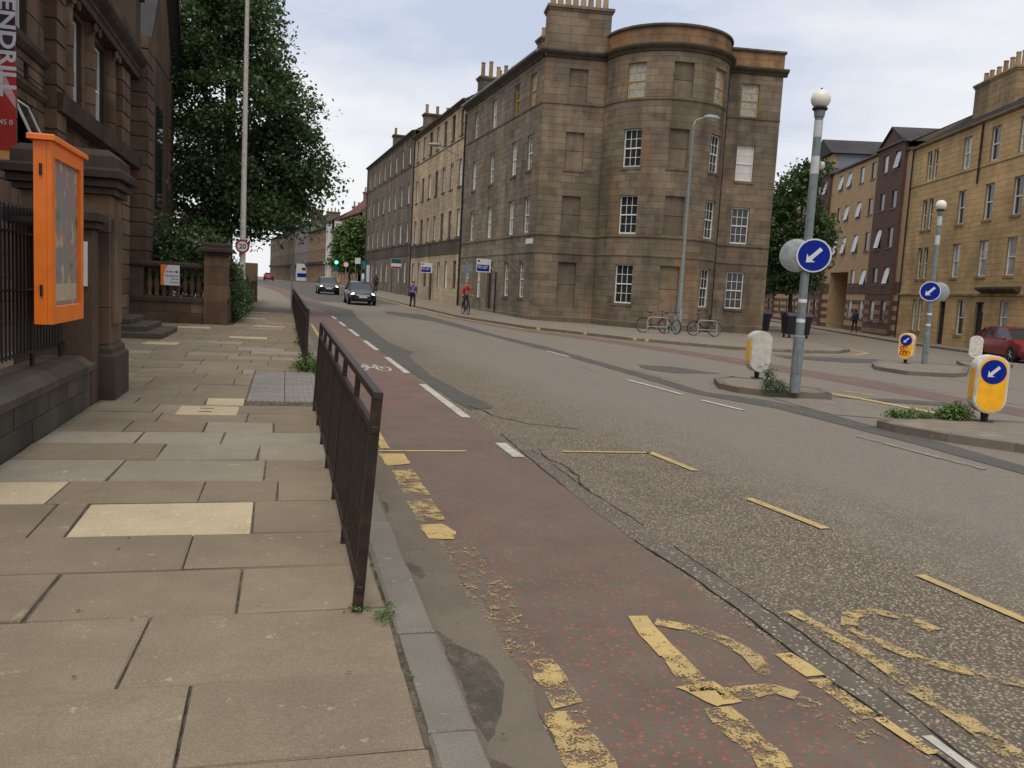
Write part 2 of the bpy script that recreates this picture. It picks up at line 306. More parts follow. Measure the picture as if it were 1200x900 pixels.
# ------------------------------------------------------------------ geometry helpers
def lnk(o, parent=None):
    COL.objects.link(o)
    if parent is not None: o.parent = parent
    return o
def tag(o, label=None, cat=None, group=None, kind=None):
    for k, v in (('label', label), ('category', cat), ('group', group), ('kind', kind)):
        if v: o[k] = v
    return o
def thing(name, label, cat, loc=(0, 0, 0), rz=0, group=None):
    o = bpy.data.objects.new(name, None); o.location = loc; o.rotation_euler = (0, 0, rz); o.empty_display_size = .2
    lnk(o); return tag(o, label, cat, group)
class MB:
    """collects faces of one mesh"""
    def __init__(s): s.v = []; s.f = []; s.mi = []; s.cur = 0
    def face(s, pts):
        i = len(s.v); s.v += [tuple(p) for p in pts]; s.f.append(tuple(range(i, i+len(pts)))); s.mi.append(s.cur)
    def raw(s, vs, fs):
        i = len(s.v); s.v += [tuple(p) for p in vs]; s.f += [tuple(j+i for j in f) for f in fs]; s.mi += [s.cur]*len(fs)
    def box(s, x0, x1, y0, y1, z0, z1, c=0):
        if c:
            b = [(x0, y0), (x1, y0), (x1, y1), (x0, y1)]; t = [(x0+c, y0+c), (x1-c, y0+c), (x1-c, y1-c), (x0+c, y1-c)]
            vs = [(x, y, z0) for x, y in b]+[(x, y, z1-c) for x, y in b]+[(x, y, z1) for x, y in t]
            fs = [(3, 2, 1, 0), (8, 9, 10, 11)]
            for k in range(4):
                n = (k+1) % 4; fs += [(k, n, n+4, k+4), (k+4, n+4, n+8, k+8)]
            s.raw(vs, fs)
        else:
            vs = [(x, y, z) for z in (z0, z1) for x, y in ((x0, y0), (x1, y0), (x1, y1), (x0, y1))]
            s.raw(vs, [(3, 2, 1, 0), (4, 5, 6, 7), (0, 1, 5, 4), (1, 2, 6, 5), (2, 3, 7, 6), (3, 0, 4, 7)])
        return s
    def prism(s, poly, z0, z1):
        n = len(poly); vs = [(x, y, z0) for x, y in poly]+[(x, y, z1) for x, y in poly]
        s.raw(vs, [tuple(reversed(range(n))), tuple(range(n, 2*n))]+[(k, (k+1) % n, n+(k+1) % n, n+k) for k in range(n)]); return s
    def ext(s, poly, axis, a, b):
        """poly in the plane normal to axis ('x': (y,z), 'y': (x,z)) extruded from a to b"""
        n = len(poly); f = (lambda p, t: (t, p[0], p[1])) if axis == 'x' else (lambda p, t: (p[0], t, p[1]))
        vs = [f(p, a) for p in poly]+[f(p, b) for p in poly]
        s.raw(vs, [tuple(range(n)), tuple(reversed(range(n, 2*n)))]+[(k, n+k, n+(k+1) % n, (k+1) % n) for k in range(n)]); return s
    def tube(s, p0, p1, r0, r1=None, n=8, cap=True):
        r1 = r0 if r1 is None else r1; p0 = Vector(p0); p1 = Vector(p1); d = (p1-p0)
        if d.length < 1e-6: return s
        d.normalize(); a = d.orthogonal().normalized(); b = d.cross(a)
        vs = [p0+(a*cos(2*pi*k/n)+b*sin(2*pi*k/n))*r0 for k in range(n)]+[p1+(a*cos(2*pi*k/n)+b*sin(2*pi*k/n))*r1 for k in range(n)]
        fs = [(k, (k+1) % n, n+(k+1) % n, n+k) for k in range(n)]
        if cap: fs += [tuple(reversed(range(n))), tuple(range(n, 2*n))]
        s.raw(vs, fs); return s
    def path(s, pts, r, n=8):
        for a, b in zip(pts[:-1], pts[1:]): s.tube(a, b, r, r, n)
        return s
    def lathe(s, prof, c=(0, 0, 0), n=16, axis='z'):
        vs = []
        for r, z in prof:
            for k in range(n):
                a = 2*pi*k/n; p = (r*cos(a), r*sin(a), z)
                if axis == 'y': p = (p[0], p[2], p[1])
                if axis == 'x': p = (p[2], p[0], p[1])
                vs.append((p[0]+c[0], p[1]+c[1], p[2]+c[2]))
        fs = []
        for i in range(len(prof)-1):
            for k in range(n): fs.append((i*n+k, i*n+(k+1) % n, (i+1)*n+(k+1) % n, (i+1)*n+k))
        m = len(prof)-1
        if prof[0][0] > 1e-4: fs.append(tuple(reversed(range(n))))
        if prof[m][0] > 1e-4: fs.append(tuple(range(m*n, m*n+n)))
        s.raw(vs, fs); return s
    def ball(s, c, r, n=14, m=9, sq=(1, 1, 1)):
        prof = [(max(1e-5, sin(pi*i/m)), -cos(pi*i/m)) for i in range(m+1)]
        t = MB(); t.lathe(prof, (0, 0, 0), n)
        s.raw([(x*r*sq[0]+c[0], y*r*sq[1]+c[1], z*r*sq[2]+c[2]) for x, y, z in t.v], t.f); return s
    def torus(s, c, R, r, axis='x', n=28, m=8):
        vs = []
        for i in range(n):
            a = 2*pi*i/n
            for j in range(m):
                b = 2*pi*j/m; q = R+r*cos(b); p = (r*sin(b), q*cos(a), q*sin(a)) if axis == 'x' else (q*cos(a), r*sin(b), q*sin(a))
                vs.append((p[0]+c[0], p[1]+c[1], p[2]+c[2]))
        s.raw(vs, [(i*m+j, ((i+1) % n)*m+j, ((i+1) % n)*m+(j+1) % m, i*m+(j+1) % m) for i in range(n) for j in range(m)]); return s
    def mesh(s, name, mats, off=(0, 0, 0), smooth=False):
        me = bpy.data.meshes.new(name)
        ox, oy, oz = off
        me.from_pydata([(x-ox, y-oy, z-oz) for x, y, z in s.v], [], s.f)
        mats = mats if isinstance(mats, (list, tuple)) else [mats]
        for m in mats: me.materials.append(MAT[m] if isinstance(m, str) else m)
        if len(mats) > 1: me.polygons.foreach_set('material_index', s.mi)
        if smooth: me.shade_smooth() if hasattr(me, 'shade_smooth') else me.polygons.foreach_set('use_smooth', [True]*len(me.polygons))
        me.update(); return me
    def build(s, name, mats, parent=None, off=None, smooth=False):
        if off is None: off = root_loc(parent)
        o = bpy.data.objects.new(name, s.mesh(name, mats, off, smooth)); return lnk(o, parent)
def root_loc(p):
    if p is None: return (0, 0, 0)
    while p.parent is not None: p = p.parent
    if abs(p.rotation_euler[2]) > 1e-9: return (0, 0, 0)
    return tuple(p.location)
def inst(name, me, parent, loc=(0, 0, 0), rz=0):
    o = bpy.data.objects.new(name, me); o.location = loc; o.rotation_euler = (0, 0, rz); return lnk(o, parent)
def copy_tree(o, parent=None):
    c = o.copy(); COL.objects.link(c); c.parent = parent
    for ch in o.children: copy_tree(ch, c)
    return c
def smooth_by_angle(o, ang=40):
    me = o.data
    bm = bmesh.new(); bm.from_mesh(me); bmesh.ops.remove_doubles(bm, verts=bm.verts, dist=1e-5)
    for e in bm.edges: e.smooth = (len(e.link_faces) == 2 and e.calc_face_angle(3) < radians(ang))
    for f in bm.faces: f.smooth = True
    bm.to_mesh(me); bm.free(); return o
def text(name, body, size, parent, loc, rot, mat, ext=.002, align='LEFT', bold=.0, sx=1.0):
    cu = bpy.data.curves.new(name, 'FONT'); cu.body = body; cu.size = size; cu.extrude = ext; cu.align_x = align; cu.align_y = 'CENTER'; cu.offset = bold; cu.resolution_u = 3
    t = bpy.data.objects.new('tmp', cu); COL.objects.link(t)
    dg = bpy.context.evaluated_depsgraph_get(); dg.update()
    me = bpy.data.meshes.new_from_object(t.evaluated_get(dg)); bpy.data.objects.remove(t); bpy.data.curves.remove(cu)
    me.materials.clear(); me.materials.append(MAT[mat])
    o = bpy.data.objects.new(name, me); o.location = loc; o.rotation_euler = rot; o.scale = (sx, 1, 1); return lnk(o, parent)

# ------------------------------------------------------------------ the lie of the land
def zg(x, y):
    a = max(-.65, -.015*max(0, x-11)); b = .0125*max(0, min(y, 115)-45); return a+b
ROAD = -.08
BX = [11, 11+.65/.015]; BY = [45, 115]
def sheet(name, poly, lift, mat, parent=None, step=None):
    """flat piece of ground following the lie of the land"""
    if ROAD < lift < ROAD+.03: lift = ROAD+(lift-ROAD)*.42
    bm = bmesh.new(); bm.faces.new([bm.verts.new((x, y, 0)) for x, y in poly])
    for bx in BX: bmesh.ops.bisect_plane(bm, geom=bm.verts[:]+bm.edges[:]+bm.faces[:], plane_co=(bx, 0, 0), plane_no=(1, 0, 0))
    for by in BY: bmesh.ops.bisect_plane(bm, geom=bm.verts[:]+bm.edges[:]+bm.faces[:], plane_co=(0, by, 0), plane_no=(0, 1, 0))
    bmesh.ops.triangulate(bm, faces=[f for f in bm.faces if len(f.verts) > 4])
    for v in bm.verts: v.co.z = zg(v.co.x, v.co.y)+lift
    bmesh.ops.recalc_face_normals(bm, faces=bm.faces)
    me = bpy.data.meshes.new(name); bm.to_mesh(me); bm.free(); me.materials.append(MAT[mat])
    if me.polygons and me.polygons[0].normal.z < 0: me.flip_normals()
    o = bpy.data.objects.new(name, me); lnk(o, parent); return o
def slab_solid(name, poly, top, mat, parent=None, depth=.25):
    """raised ground (pavement, island) with its sides"""
    o = sheet(name, poly, top, mat, parent); bm = bmesh.new(); bm.from_mesh(o.data)
    ed = [e for e in bm.edges if len(e.link_faces) == 1]
    r = bmesh.ops.extrude_edge_only(bm, edges=ed)
    for v in [g for g in r['geom'] if isinstance(g, bmesh.types.BMVert)]: v.co.z -= depth
    bm.to_mesh(o.data); bm.free(); return o
def wob(pts, step=.12, amp=.02, seed=0, close=False):
    """resample a polyline and roughen it"""
    out = []; q = list(pts)+([pts[0]] if close else [])
    for (x0, y0), (x1, y1) in zip(q[:-1], q[1:]):
        d = hypot(x1-x0, y1-y0); n = max(1, int(d/step)); nx, ny = -(y1-y0)/max(d, 1e-6), (x1-x0)/max(d, 1e-6)
        for k in range(n):
            t = k/n; x = x0+(x1-x0)*t; y = y0+(y1-y0)*t
            w = amp*(mnoise.noise((x*3.1+seed, y*3.1, seed*1.7))+.6*mnoise.noise((x*11+seed, y*11, 4.1)))
            out.append((x+nx*w, y+ny*w))
    if not close: out.append(pts[-1])
    return out
def ribbon(pts, w, step=.1, amp=.01, seed=0):
    """outline of a stroke of width w along pts"""
    P = wob(pts, step, 0); L = []; R = []
    for i, (x, y) in enumerate(P):
        a = P[max(0, i-1)]; b = P[min(len(P)-1, i+1)]; d = hypot(b[0]-a[0], b[1]-a[1]) or 1
        nx, ny = -(b[1]-a[1])/d, (b[0]-a[0])/d
        e = amp*mnoise.noise((x*6+seed, y*6, seed)); g = amp*mnoise.noise((x*6-seed, y*6, seed+9))
        L.append((x+nx*(w/2+e), y+ny*(w/2+e))); R.append((x-nx*(w/2+g), y-ny*(w/2+g)))
    return L+R[::-1]

def left_kerb(y): return .70 if y < 45 else .70-.0021*(y-45)**1.9 if y < 115 else .70-.0021*70**1.9-(y-115)*.06
def build_ground():
    # one sheet to the horizon with the breaks of slope in it
    xs = [-900, -300, -80, -30, -10, 0, 5, 11, 20, 30, 40, BX[1], 80, 300, 900]; ys = [-200, -40, -5, 5, 15, 30, 45, 60, 80, 100, 115, 160, 300, 600, 1600]
    vs = [(x, y, zg(x, y)+ROAD) for y in ys for x in xs]; n = len(xs)
    b = MB(); b.raw(vs, [(j*n+i, j*n+i+1, (j+1)*n+i+1, (j+1)*n+i) for j in range(len(ys)-1) for i in range(n-1)])
    road = b.build('road', 'road'); tag(road, kind='structure')
    # the smoother grey wheel-track half of the carriageway
    g = wob([(4.35, -3), (4.3, 4), (4.45, 8), (4.1, 14), (3.4, 22), (3.1, 34), (2.6, 45)], .5, .22, 3)+[(5.4, 58), (7.4, 60)]+[(8.2, 52), (8.9, 45), (9.6, 36), (11.5, 29), (15, 26.2), (22, 28), (27, 38), (34, 56), (40, 52), (36, 36), (60, 10), (60, -3)]
    far = [(.2, 59), (8, 59), (7, 77), (6.2, 110), (2, 180), (-8.6, 180)]+[(left_kerb(y)+1.4, y) for y in (110, 95, 80, 70)]
    sheet('dark_resurfaced_road', wob(far, .8, .1, 5, True), ROAD+.006, 'patch', road)
    # red cycle lane
    lane = [(1.0, -3)]+[(1.0, y) for y in (10, 25, 40)]+[(left_kerb(y)+.3, y) for y in (48, 60, 75, 90, 108)]+[(left_kerb(y)+1.75, y) for y in (108, 90, 75, 60, 48)]+[(2.12, 40), (2.2, 25), (2.26, 14), (2.34, 9), (2.33, 4), (2.36, -3)]
    sheet('cycle_lane', lane[:3]+lane[3:], ROAD+.008, 'cycle', road)
    sheet('cycle_lane', [(1.02, 10.8), (1.02, 25), (1.0, 40)]+[(left_kerb(y)+.32, y) for y in (48, 60, 75, 90, 107)]+[(left_kerb(y)+1.7, y) for y in (107, 90, 75, 60, 48)]+[(2.06, 40), (2.14, 25), (2.2, 14), (2.25, 11.6), (1.6, 11.1)], ROAD+.012, 'cycle_far', road)
    gut = [(.66, -3), (.66, 46)]+wob([(1.0, 46), (1.0, 20), (.98, 8), (1.02, 4), (1.0, -3)], .25, .05, 8)
    sheet('gutter', gut, ROAD+.014, 'gutter', road)
    red = [(8.6, 48), (9.9, 36), (10.6, 33), (12.1, 28.4), (12.9, 24), (13.3, 21), (13.4, 17), (13.2, 13), (13.4, 6), (12.2, 6), (12.0, 12.6), (12.0, 17), (11.8, 20), (11.5, 24), (10.8, 28), (9.5, 32.6), (9.0, 36), (8.0, 48)]
    sheet('cycle_lane', wob(red, .6, .05, 6, True), ROAD+.009, 'cycle_far', road)
    # dark strips and patches
    sheet('dark_asphalt_strip', wob([(2.12, 40), (2.2, 25), (2.28, 17), (2.4, 12), (2.46, 11.2), (2.86, 11.4), (2.62, 15), (2.75, 19.5), (3.05, 20.6), (2.8, 24), (3.0, 32), (3.2, 40), (3.6, 48), (1.2, 60), (.6, 56), (1.9, 47)], .3, .05, 2, True), ROAD+.0135, 'patch', road)
    st = wob([(2.42, 9.4), (2.35, 7.3), (2.32, 5.83), (2.34, 5.0), (2.38, 4.6), (2.40, 3.96), (2.38, 3.2), (2.39, 2.66), (2.40, 1.0)], .035, .012, 11)
    en = wob([(2.50, 1.0), (2.50, 2.5), (2.54, 3.0), (2.56, 3.5), (2.56, 4.4), (2.55, 4.94), (2.54, 5.83), (2.50, 6.58), (2.51, 7.4), (2.66, 9.2)], .035, .016, 12)
    sheet('trench_strip', st+en, ROAD+.0145, 'trench', road)
    for k, (ln, w) in enumerate(((st[2:len(st)//3], .006), (st[len(st)//2:], .008), (en[:len(en)//2], .010), (en[len(en)//2+12:-20], .010), (wob([(2.52, 11.6), (2.7, 10.6), (2.95, 10.1), (3.5, 9.7)], .1, .05, 4), .02), (wob([(2.49, 8.4), (2.62, 7.6), (2.5, 6.6)], .1, .05, 6), .012))):
        sheet('road_crack', ribbon(ln, w, .04, .008, 20+k), ROAD+.020, 'crack', road)
    sheet('dark_road_strip', wob([(5.5, 48.8), (7.4, 46.4), (7.5, 39.5), (7.35, 29.5), (7.62, 24.6), (7.5, 19), (7.5, 16.3), (7.35, 13.9), (8.0, 12.9), (8.25, 11.8), (8.12, 10.2), (8.15, 8.9), (8.0, 7.4), (7.9, 4), (7.55, 4), (7.6, 7.4), (7.65, 9), (7.6, 10.3), (7.6, 11.9), (7.0, 13.6), (7.05, 16), (7.1, 19), (7.1, 24), (6.95, 29.5), (6.6, 39), (5.2, 46)], .4, .06, 7, True), ROAD+.013, 'patch', road)
    sheet('dark_asphalt_patch', wob([(8.3, 19.2), (9.1, 18.9), (9.6, 17.5), (8.45, 17.3), (8.0, 18.0)], .2, .06, 8, True), ROAD+.015, 'patch', road)
    sheet('dark_asphalt_patch', wob([(9.7, 13.6), (11.2, 13.4), (12.3, 13.1), (12.2, 12.6), (10.9, 12.75)], .2, .05, 9, True), ROAD+.016, 'patch', road)
    sheet('smooth_asphalt_patch', wob([(8.3, 13.2), (9.7, 13.0), (10.0, 11.6), (9.0, 10.9), (8.2, 11.3)], .2, .04, 10, True), ROAD+.0175, 'road_grey', road)
    sheet('dark_asphalt_patch', wob([(15.5, 24), (17.5, 23.6), (22, 25.4), (21, 26.4), (16, 25.6)], .3, .08, 11, True), ROAD+.015, 'patch', road)
    for k, pl in enumerate(([(.74, 3.9), (.80, 3.72), (.9, 3.55), (.93, 3.3), (.86, 3.12), (.8, 2.9), (.74, 2.85)], [(.73, 4.9), (.80, 4.8), (.82, 4.65), (.75, 4.6)], [(.73, 2.75), (.84, 2.6), (.83, 2.42), (.75, 2.3)], [(.73, 6.4), (.79, 6.3), (.78, 6.1), (.74, 6.0)])):
        sheet('damp_stain', wob(pl, .05, .03, 15+k, True), ROAD+.018, 'stain', road)
    # painted lines
    P = ROAD+.024
    def mk(name, pts, w, mat, amp=.006, seed=0): sheet(name, ribbon(pts, w, .12, amp, seed), P, mat, road)
    for y0, y1 in ((8.0, 8.75), (10.5, 14.0), (15.7, 19.0), (20.9, 24.2), (26.1, 29.8), (31.6, 34.8), (37, 40)):
        mk('lane_dash', [(2.30-.006*y0+.02, y0), (2.30-.006*y1+.02, y1)], .12, 'wht_fresh')
    mk('lane_dash', [(2.46, 2.62), (2.45, 2.3)], .045, 'wht_fresh')
    mk('yellow_marking', [(.92, 8.30), (1.80, 8.30)], .055, 'yel_fresh'); mk('yellow_marking', [(2.82, 8.30), (3.80, 8.26)], .06, 'yel_fresh')
    mk('yellow_marking', [(3.79, 8.28), (3.87, 7.37)], .085, 'yel_fresh'); mk('yellow_marking', [(3.82, 6.3), (3.93, 5.38)], .085, 'yel_fresh'); mk('yellow_marking', [(3.89, 4.35), (3.95, 3.5)], .075, 'yel_fresh')
    mk('yellow_marking', [(3.95, 2.6), (3.95, 1.7)], .075, 'yel_fresh')
    mk('yellow_marking', [(1.0, 8.42), (1.0, 14.5), (.99, 22), (.95, 32)], .09, 'yel_fresh')
    sheet('yellow_marking', wob([(.90, 8.15), (1.14, 8.15), (1.15, 7.7), (.93, 7.6)], .08, .02, 1, True), P, 'yel_fresh', road)
    sheet('yellow_marking', wob([(.94, 7.4), (1.13, 7.45), (1.14, 6.5), (.94, 6.55)], .08, .03, 2, True), P, 'yel_worn', road)
    sheet('yellow_marking', wob([(.93, 6.35), (1.13, 6.4), (1.13, 5.8), (.93, 5.75)], .08, .03, 3, True), P, 'yel_worn', road)
    sheet('yellow_marking', wob([(.93, 5.68), (1.10, 5.7), (1.15, 5.5), (1.10, 5.34), (.95, 5.36)], .06, .02, 4, True), P, 'yel_fresh', road)
    sheet('yellow_marking', wob([(.98, 5.3), (1.2, 5.3), (1.25, 4.4), (1.16, 3.55), (1.0, 3.6)], .1, .04, 5, True), P, 'yel_ghost', road)
    sheet('yellow_marking', wob([(1.08, 3.5), (1.2, 3.5), (1.2, 3.1), (1.06, 3.05)], .08, .04, 6, True), P, 'yel_worn', road)
    sheet('yellow_marking', wob([(1.02, 3.0), (1.17, 3.02), (1.17, 2.55), (1.16, 2.2), (1.02, 2.2), (.99, 2.7)], .05, .035, 7, True), P, 'yel_worn', road)
    # worn lettering of the bay, painted to be read from the carriageway
    mk('yellow_lettering', [(1.80, 3.93), (1.76, 3.45)], .12, 'yel_fresh', .03, 2); mk('yellow_lettering', [(1.76, 3.45), (1.75, 3.10)], .12, 'yel_worn', .04, 3)
    sheet('yellow_lettering', wob([(1.64, 3.16), (1.84, 3.18), (1.87, 2.98), (1.72, 2.96)], .05, .03, 8, True), P, 'yel_fresh', road)
    mk('yellow_lettering', [(1.86, 3.84), (2.02, 3.74), (2.12, 3.58), (2.15, 3.4), (2.10, 3.2)], .085, 'yel_worn', .03, 4)
    mk('yellow_lettering', [(1.80, 3.07), (1.92, 3.06), (2.06, 3.08), (2.13, 3.0)], .085, 'yel_worn', .03, 5); mk('yellow_lettering', [(2.1, 3.0), (2.17, 2.85), (2.22, 2.6)], .14, 'yel_ghost', .05, 6)
    mk('yellow_lettering', [(1.74, 2.96), (1.73, 2.6), (1.71, 2.2)], .13, 'yel_worn', .05, 7)
    mk('yellow_lettering', [(2.33, 3.85), (2.34, 3.42)], .06, 'yel_ghost', .02, 8); mk('yellow_lettering', [(2.32, 3.40), (2.33, 3.16)], .10, 'yel_fresh', .015, 9)
    mk('yellow_lettering', [(2.32, 3.13), (2.33, 2.78)], .10, 'yel_worn', .03, 10); mk('yellow_lettering', [(2.36, 2.78), (2.38, 2.5)], .05, 'yel_fresh', .015, 11)
    mk('yellow_lettering', [(2.68, 3.9), (2.71, 3.57), (2.73, 3.28), (2.71, 3.02)], .085, 'yel_worn', .02, 12); mk('yellow_lettering', [(2.71, 3.02), (2.71, 2.7), (2.69, 2.3)], .11, 'yel_worn', .03, 13)
    mk('yellow_lettering', [(3.31, 3.55), (3.28, 3.72), (3.15, 3.83), (2.98, 3.8), (2.87, 3.65)], .09, 'yel_worn', .02, 14)
    mk('yellow_lettering', [(2.88, 3.66), (2.87, 3.5), (2.91, 3.38), (2.96, 3.23), (3.1, 3.07), (3.3, 2.92), (3.5, 2.85)], .09, 'yel_worn', .02, 15); mk('yellow_lettering', [(2.95, 2.62), (3.1, 2.5), (3.3, 2.45)], .1, 'yel_worn', .03, 16)
    # bicycle symbol on the red lane
    sy = [(1.52, 16.55), (1.82, 16.45)]
    for cx in (1.42, 1.86):
        c = [(cx+.13*cos(a), 16.45+.42*sin(a)) for a in np.linspace(0, 2*pi, 17)]; sheet('bicycle_symbol', ribbon(c[:-1]+[c[0]], .05, .2), P, 'wht_fresh', road)
    for pts in ([(1.42, 16.45), (1.55, 17.1), (1.76, 17.0), (1.62, 16.4), (1.42, 16.45)], [(1.86, 16.45), (1.74, 17.2)], [(1.62, 16.4), (1.54, 17.3)]):
        sheet('bicycle_symbol', ribbon(pts, .06, .2), P, 'wht_fresh', road)
    # centre lines
    for pts, m in (([(7.07, 22.7), (7.12, 20.9)], 'wht_fresh'), ([(6.57, 15.6), (6.68, 13.4)], 'wht_fresh'), ([(6.68, 12.7), (6.82, 11.6)], 'wht_fresh'), ([(6.47, 18.2), (6.5, 17.1)], 'wht_ghost'), ([(7.66, 18.1), (7.7, 15.6)], 'wht_ghost'), ([(7.73, 14.4), (7.8, 11.2)], 'wht_ghost'), ([(4.7, 44), (4.99, 40.4)], 'wht_worn'), ([(5.06, 37), (5.37, 34.2)], 'wht_worn'), ([(5.4, 31.7), (5.72, 28.7)], 'wht_worn'), ([(6.32, 32), (6.54, 31)], 'wht_worn'), ([(6.75, 29.8), (6.96, 29.2)], 'wht_worn'), ([(6.96, 25), (6.97, 23.3)], 'wht_worn'), ([(7.2, 9.4), (7.3, 7.4)], 'wht_worn'), ([(7.35, 6.4), (7.4, 4.4)], 'wht_worn')):
        mk('centre_line', pts, .1, m)
    for pts, m in (([(12.3, 22.85), (13.2, 19.6)], 'wht_worn'), ([(13.6, 18.4), (13.75, 14.9)], 'wht_worn'), ([(15.6, 21.3), (16.5, 20.6)], 'wht_fresh'), ([(17.1, 19.0), (17.2, 16)], 'wht_worn'), ([(13.8, 13.8), (13.9, 10)], 'wht_worn'), ([(9.0, 38), (9.5, 34.6)], 'wht_worn'), ([(11, 26.4), (11.4, 24.4)], 'wht_ghost')):
        mk('lane_line', pts, .1, m)
    mk('yellow_line', [(7.3, 72), (7.95, 58), (8.75, 45), (9.9, 35.4), (12.3, 29.6), (15.3, 26.9), (18.6, 27.2), (21.2, 28.3), (23.4, 30.4), (25.3, 35), (26.6, 39)], .17, 'yel_fresh')
    mk('yellow_marking', [(9.95, 14.9), (10.25, 13.4), (10.45, 11.0)], .2, 'yel_fresh'); mk('yellow_marking', [(10.7, 14.6), (10.95, 13.9)], .2, 'yel_worn')
    return road
road = build_ground()

# ------------------------------------------------------------------ near pavement: flagstones, kerb stones
def build_pavement():
    bed = [(-6.2, -3), (.56, -3), (.56, 46)]+[(left_kerb(y)-.14, y) for y in (52, 60, 70, 80, 95, 115, 180)]+[(-20, 180), (-12, 115), (-6, 70), (-4.2, 52), (-4.2, 42), (-6.2, 38)]
    pav = slab_solid('pavement', bed, -.014, 'soil', None, .3); tag(pav, kind='structure')
    rng = random.Random(4)
    rows = [1.45, 2.1, 2.72, 3.32, 4.03, 4.67, 5.32, 6.10, 6.74, 7.52, 8.25]
    fixed = {2: [-.57], 3: [-1.08, -.19], 4: [-.5], 5: [-1.42, -1.22, -.17], 6: [-1.5, -.55, -.02], 7: [-1.25, -.13], 8: [-1.02, -.2], 9: [-1.3, -.55]}
    y = 8.25
    while y < 39: y += rng.uniform(.58, .78); rows.append(y)
    cnt = 0
    for i, (ya, yb) in enumerate(zip(rows[:-1], rows[1:])):
        xr = .505; xl = -2.12 if yb < 12.1 else (-4.68 if yb < 28.2 else -1.55)
        ky = i-1
        if ky in fixed: js = [xl]+[j for j in fixed[ky] if j > xl]+[xr]
        else:
            js = [xl]; x = xl+rng.uniform(.35, .9)
            while x < xr-.35: js.append(x); x += rng.uniform(.65, 1.15)
            js.append(xr)
        for k, (xa, xb) in enumerate(zip(js[:-1], js[1:])):
            g = rng.uniform(.003, .011); mat = 'flag'; r = rng.random()
            if 11 < yb < 14.9 and xb > -.45 and xa < .5:
                if xa >= -.5 or xb <= -.45: continue
                xb = -.46
                if xb-xa < .15: continue
            if i == 6 and abs(xa+1.22) < .05: mat = 'flag_pale'
            elif i == 7 and k == 0: mat = 'flag_pale'
            elif i in (8, 9, 10) and rng.random() < .7: mat = 'flag_blue'
            elif i > 10 and r < .10: mat = 'flag_blue'
            elif 9.7 < ya < 10.9 and -1.3 < (xa+xb)/2 < -.2: mat = 'flag_pale'
            elif i > 11 and r > .955: mat = 'flag_pale'
            t = rng.uniform(-.004, .004); tl = rng.uniform(-.05, .05)
            b = MB(); b.box(xa+g, xb-g, ya+g, yb-g, -.09, t, .006)
            c = ((xa+xb)/2, (ya+yb)/2)
            # chipped, slightly skewed edges
            b.v = [(vx+rng.uniform(-.006, .006)+(tl*(vy-c[1])*.5), vy+rng.uniform(-.006, .006)+.03*tl*(vx-c[0]), vz+rng.uniform(-.0015, .0015)) for vx, vy, vz in b.v]
            o = b.build('paving_slab', mat, pav); cnt += 1
    # ribbed pavers
    y = 11.15
    while y < 14.7:
        for xa in (-.44, .03):
            b = MB(); b.box(xa, xa+.455, y, y+.44, -.09, -.004)
            for k in range(6):
                x = xa+.045+k*.072; b.box(x-.014, x+.014, y+.01, y+.43, -.004, .004)
            b.build('ribbed_paver', 'tactile', pav)
        y += .45
    # drain cover
    b = MB(); b.box(-1.15, -.5, 9.95, 10.6, -.05, .006, .004)
    dc = b.build('inspection_cover', 'flag_pale', pav)
    for yy in (10.15, 10.4): MB().box(-.92, -.78, yy, yy+.03, .0062, .009).build('lifting_slot', 'crack', dc)
    # kerb stones
    y = 1.1; ends = [1.95, 2.83, 3.7, 4.6]
    while y < 50:
        ye = ends.pop(0) if ends else y+rng.uniform(.82, .98)
        off = left_kerb(ye)-.7; t = rng.uniform(-.004, .006)
        b = MB(); b.box(.522+off, .70+off, y+.006, ye-.006, -.2, t, .012)
        b.v = [(vx+rng.uniform(-.006, .006), vy, vz+rng.uniform(-.002, .002)) for vx, vy, vz in b.v]
        b.build('kerb_stone', 'kerb', pav); y = ye
    b = MB(); pts = [(left_kerb(y), y) for y in (50, 56, 62, 70, 80, 95, 115, 180)]
    for (x0, y0), (x1, y1) in zip(pts[:-1], pts[1:]):
        z0, z1 = zg(x0, y0), zg(x1, y1)
        b.raw([(x0-.16, y0, z0-.2), (x0, y0, z0-.2), (x1, y1, z1-.2), (x1-.16, y1, z1-.2), (x0-.16, y0, z0), (x0, y0, z0), (x1, y1, z1), (x1-.16, y1, z1)], [(4, 5, 6, 7), (1, 2, 6, 5), (0, 4, 7, 3), (0, 1, 5, 4), (2, 3, 7, 6)])
    b.build('far_kerb', 'kerb_far', pav)
    sheet('far_paving', [(-1.55, 38.9), (.5, 38.9), (.5, 46)]+[(left_kerb(y)-.17, y) for y in (52, 60, 70, 80, 95, 115, 178)]+[(-19, 178), (-11.5, 115), (-5.6, 70), (-3.0, 50), (-1.55, 46)], -.004, 'paving_far', pav)
    return pav
pavement = build_pavement()
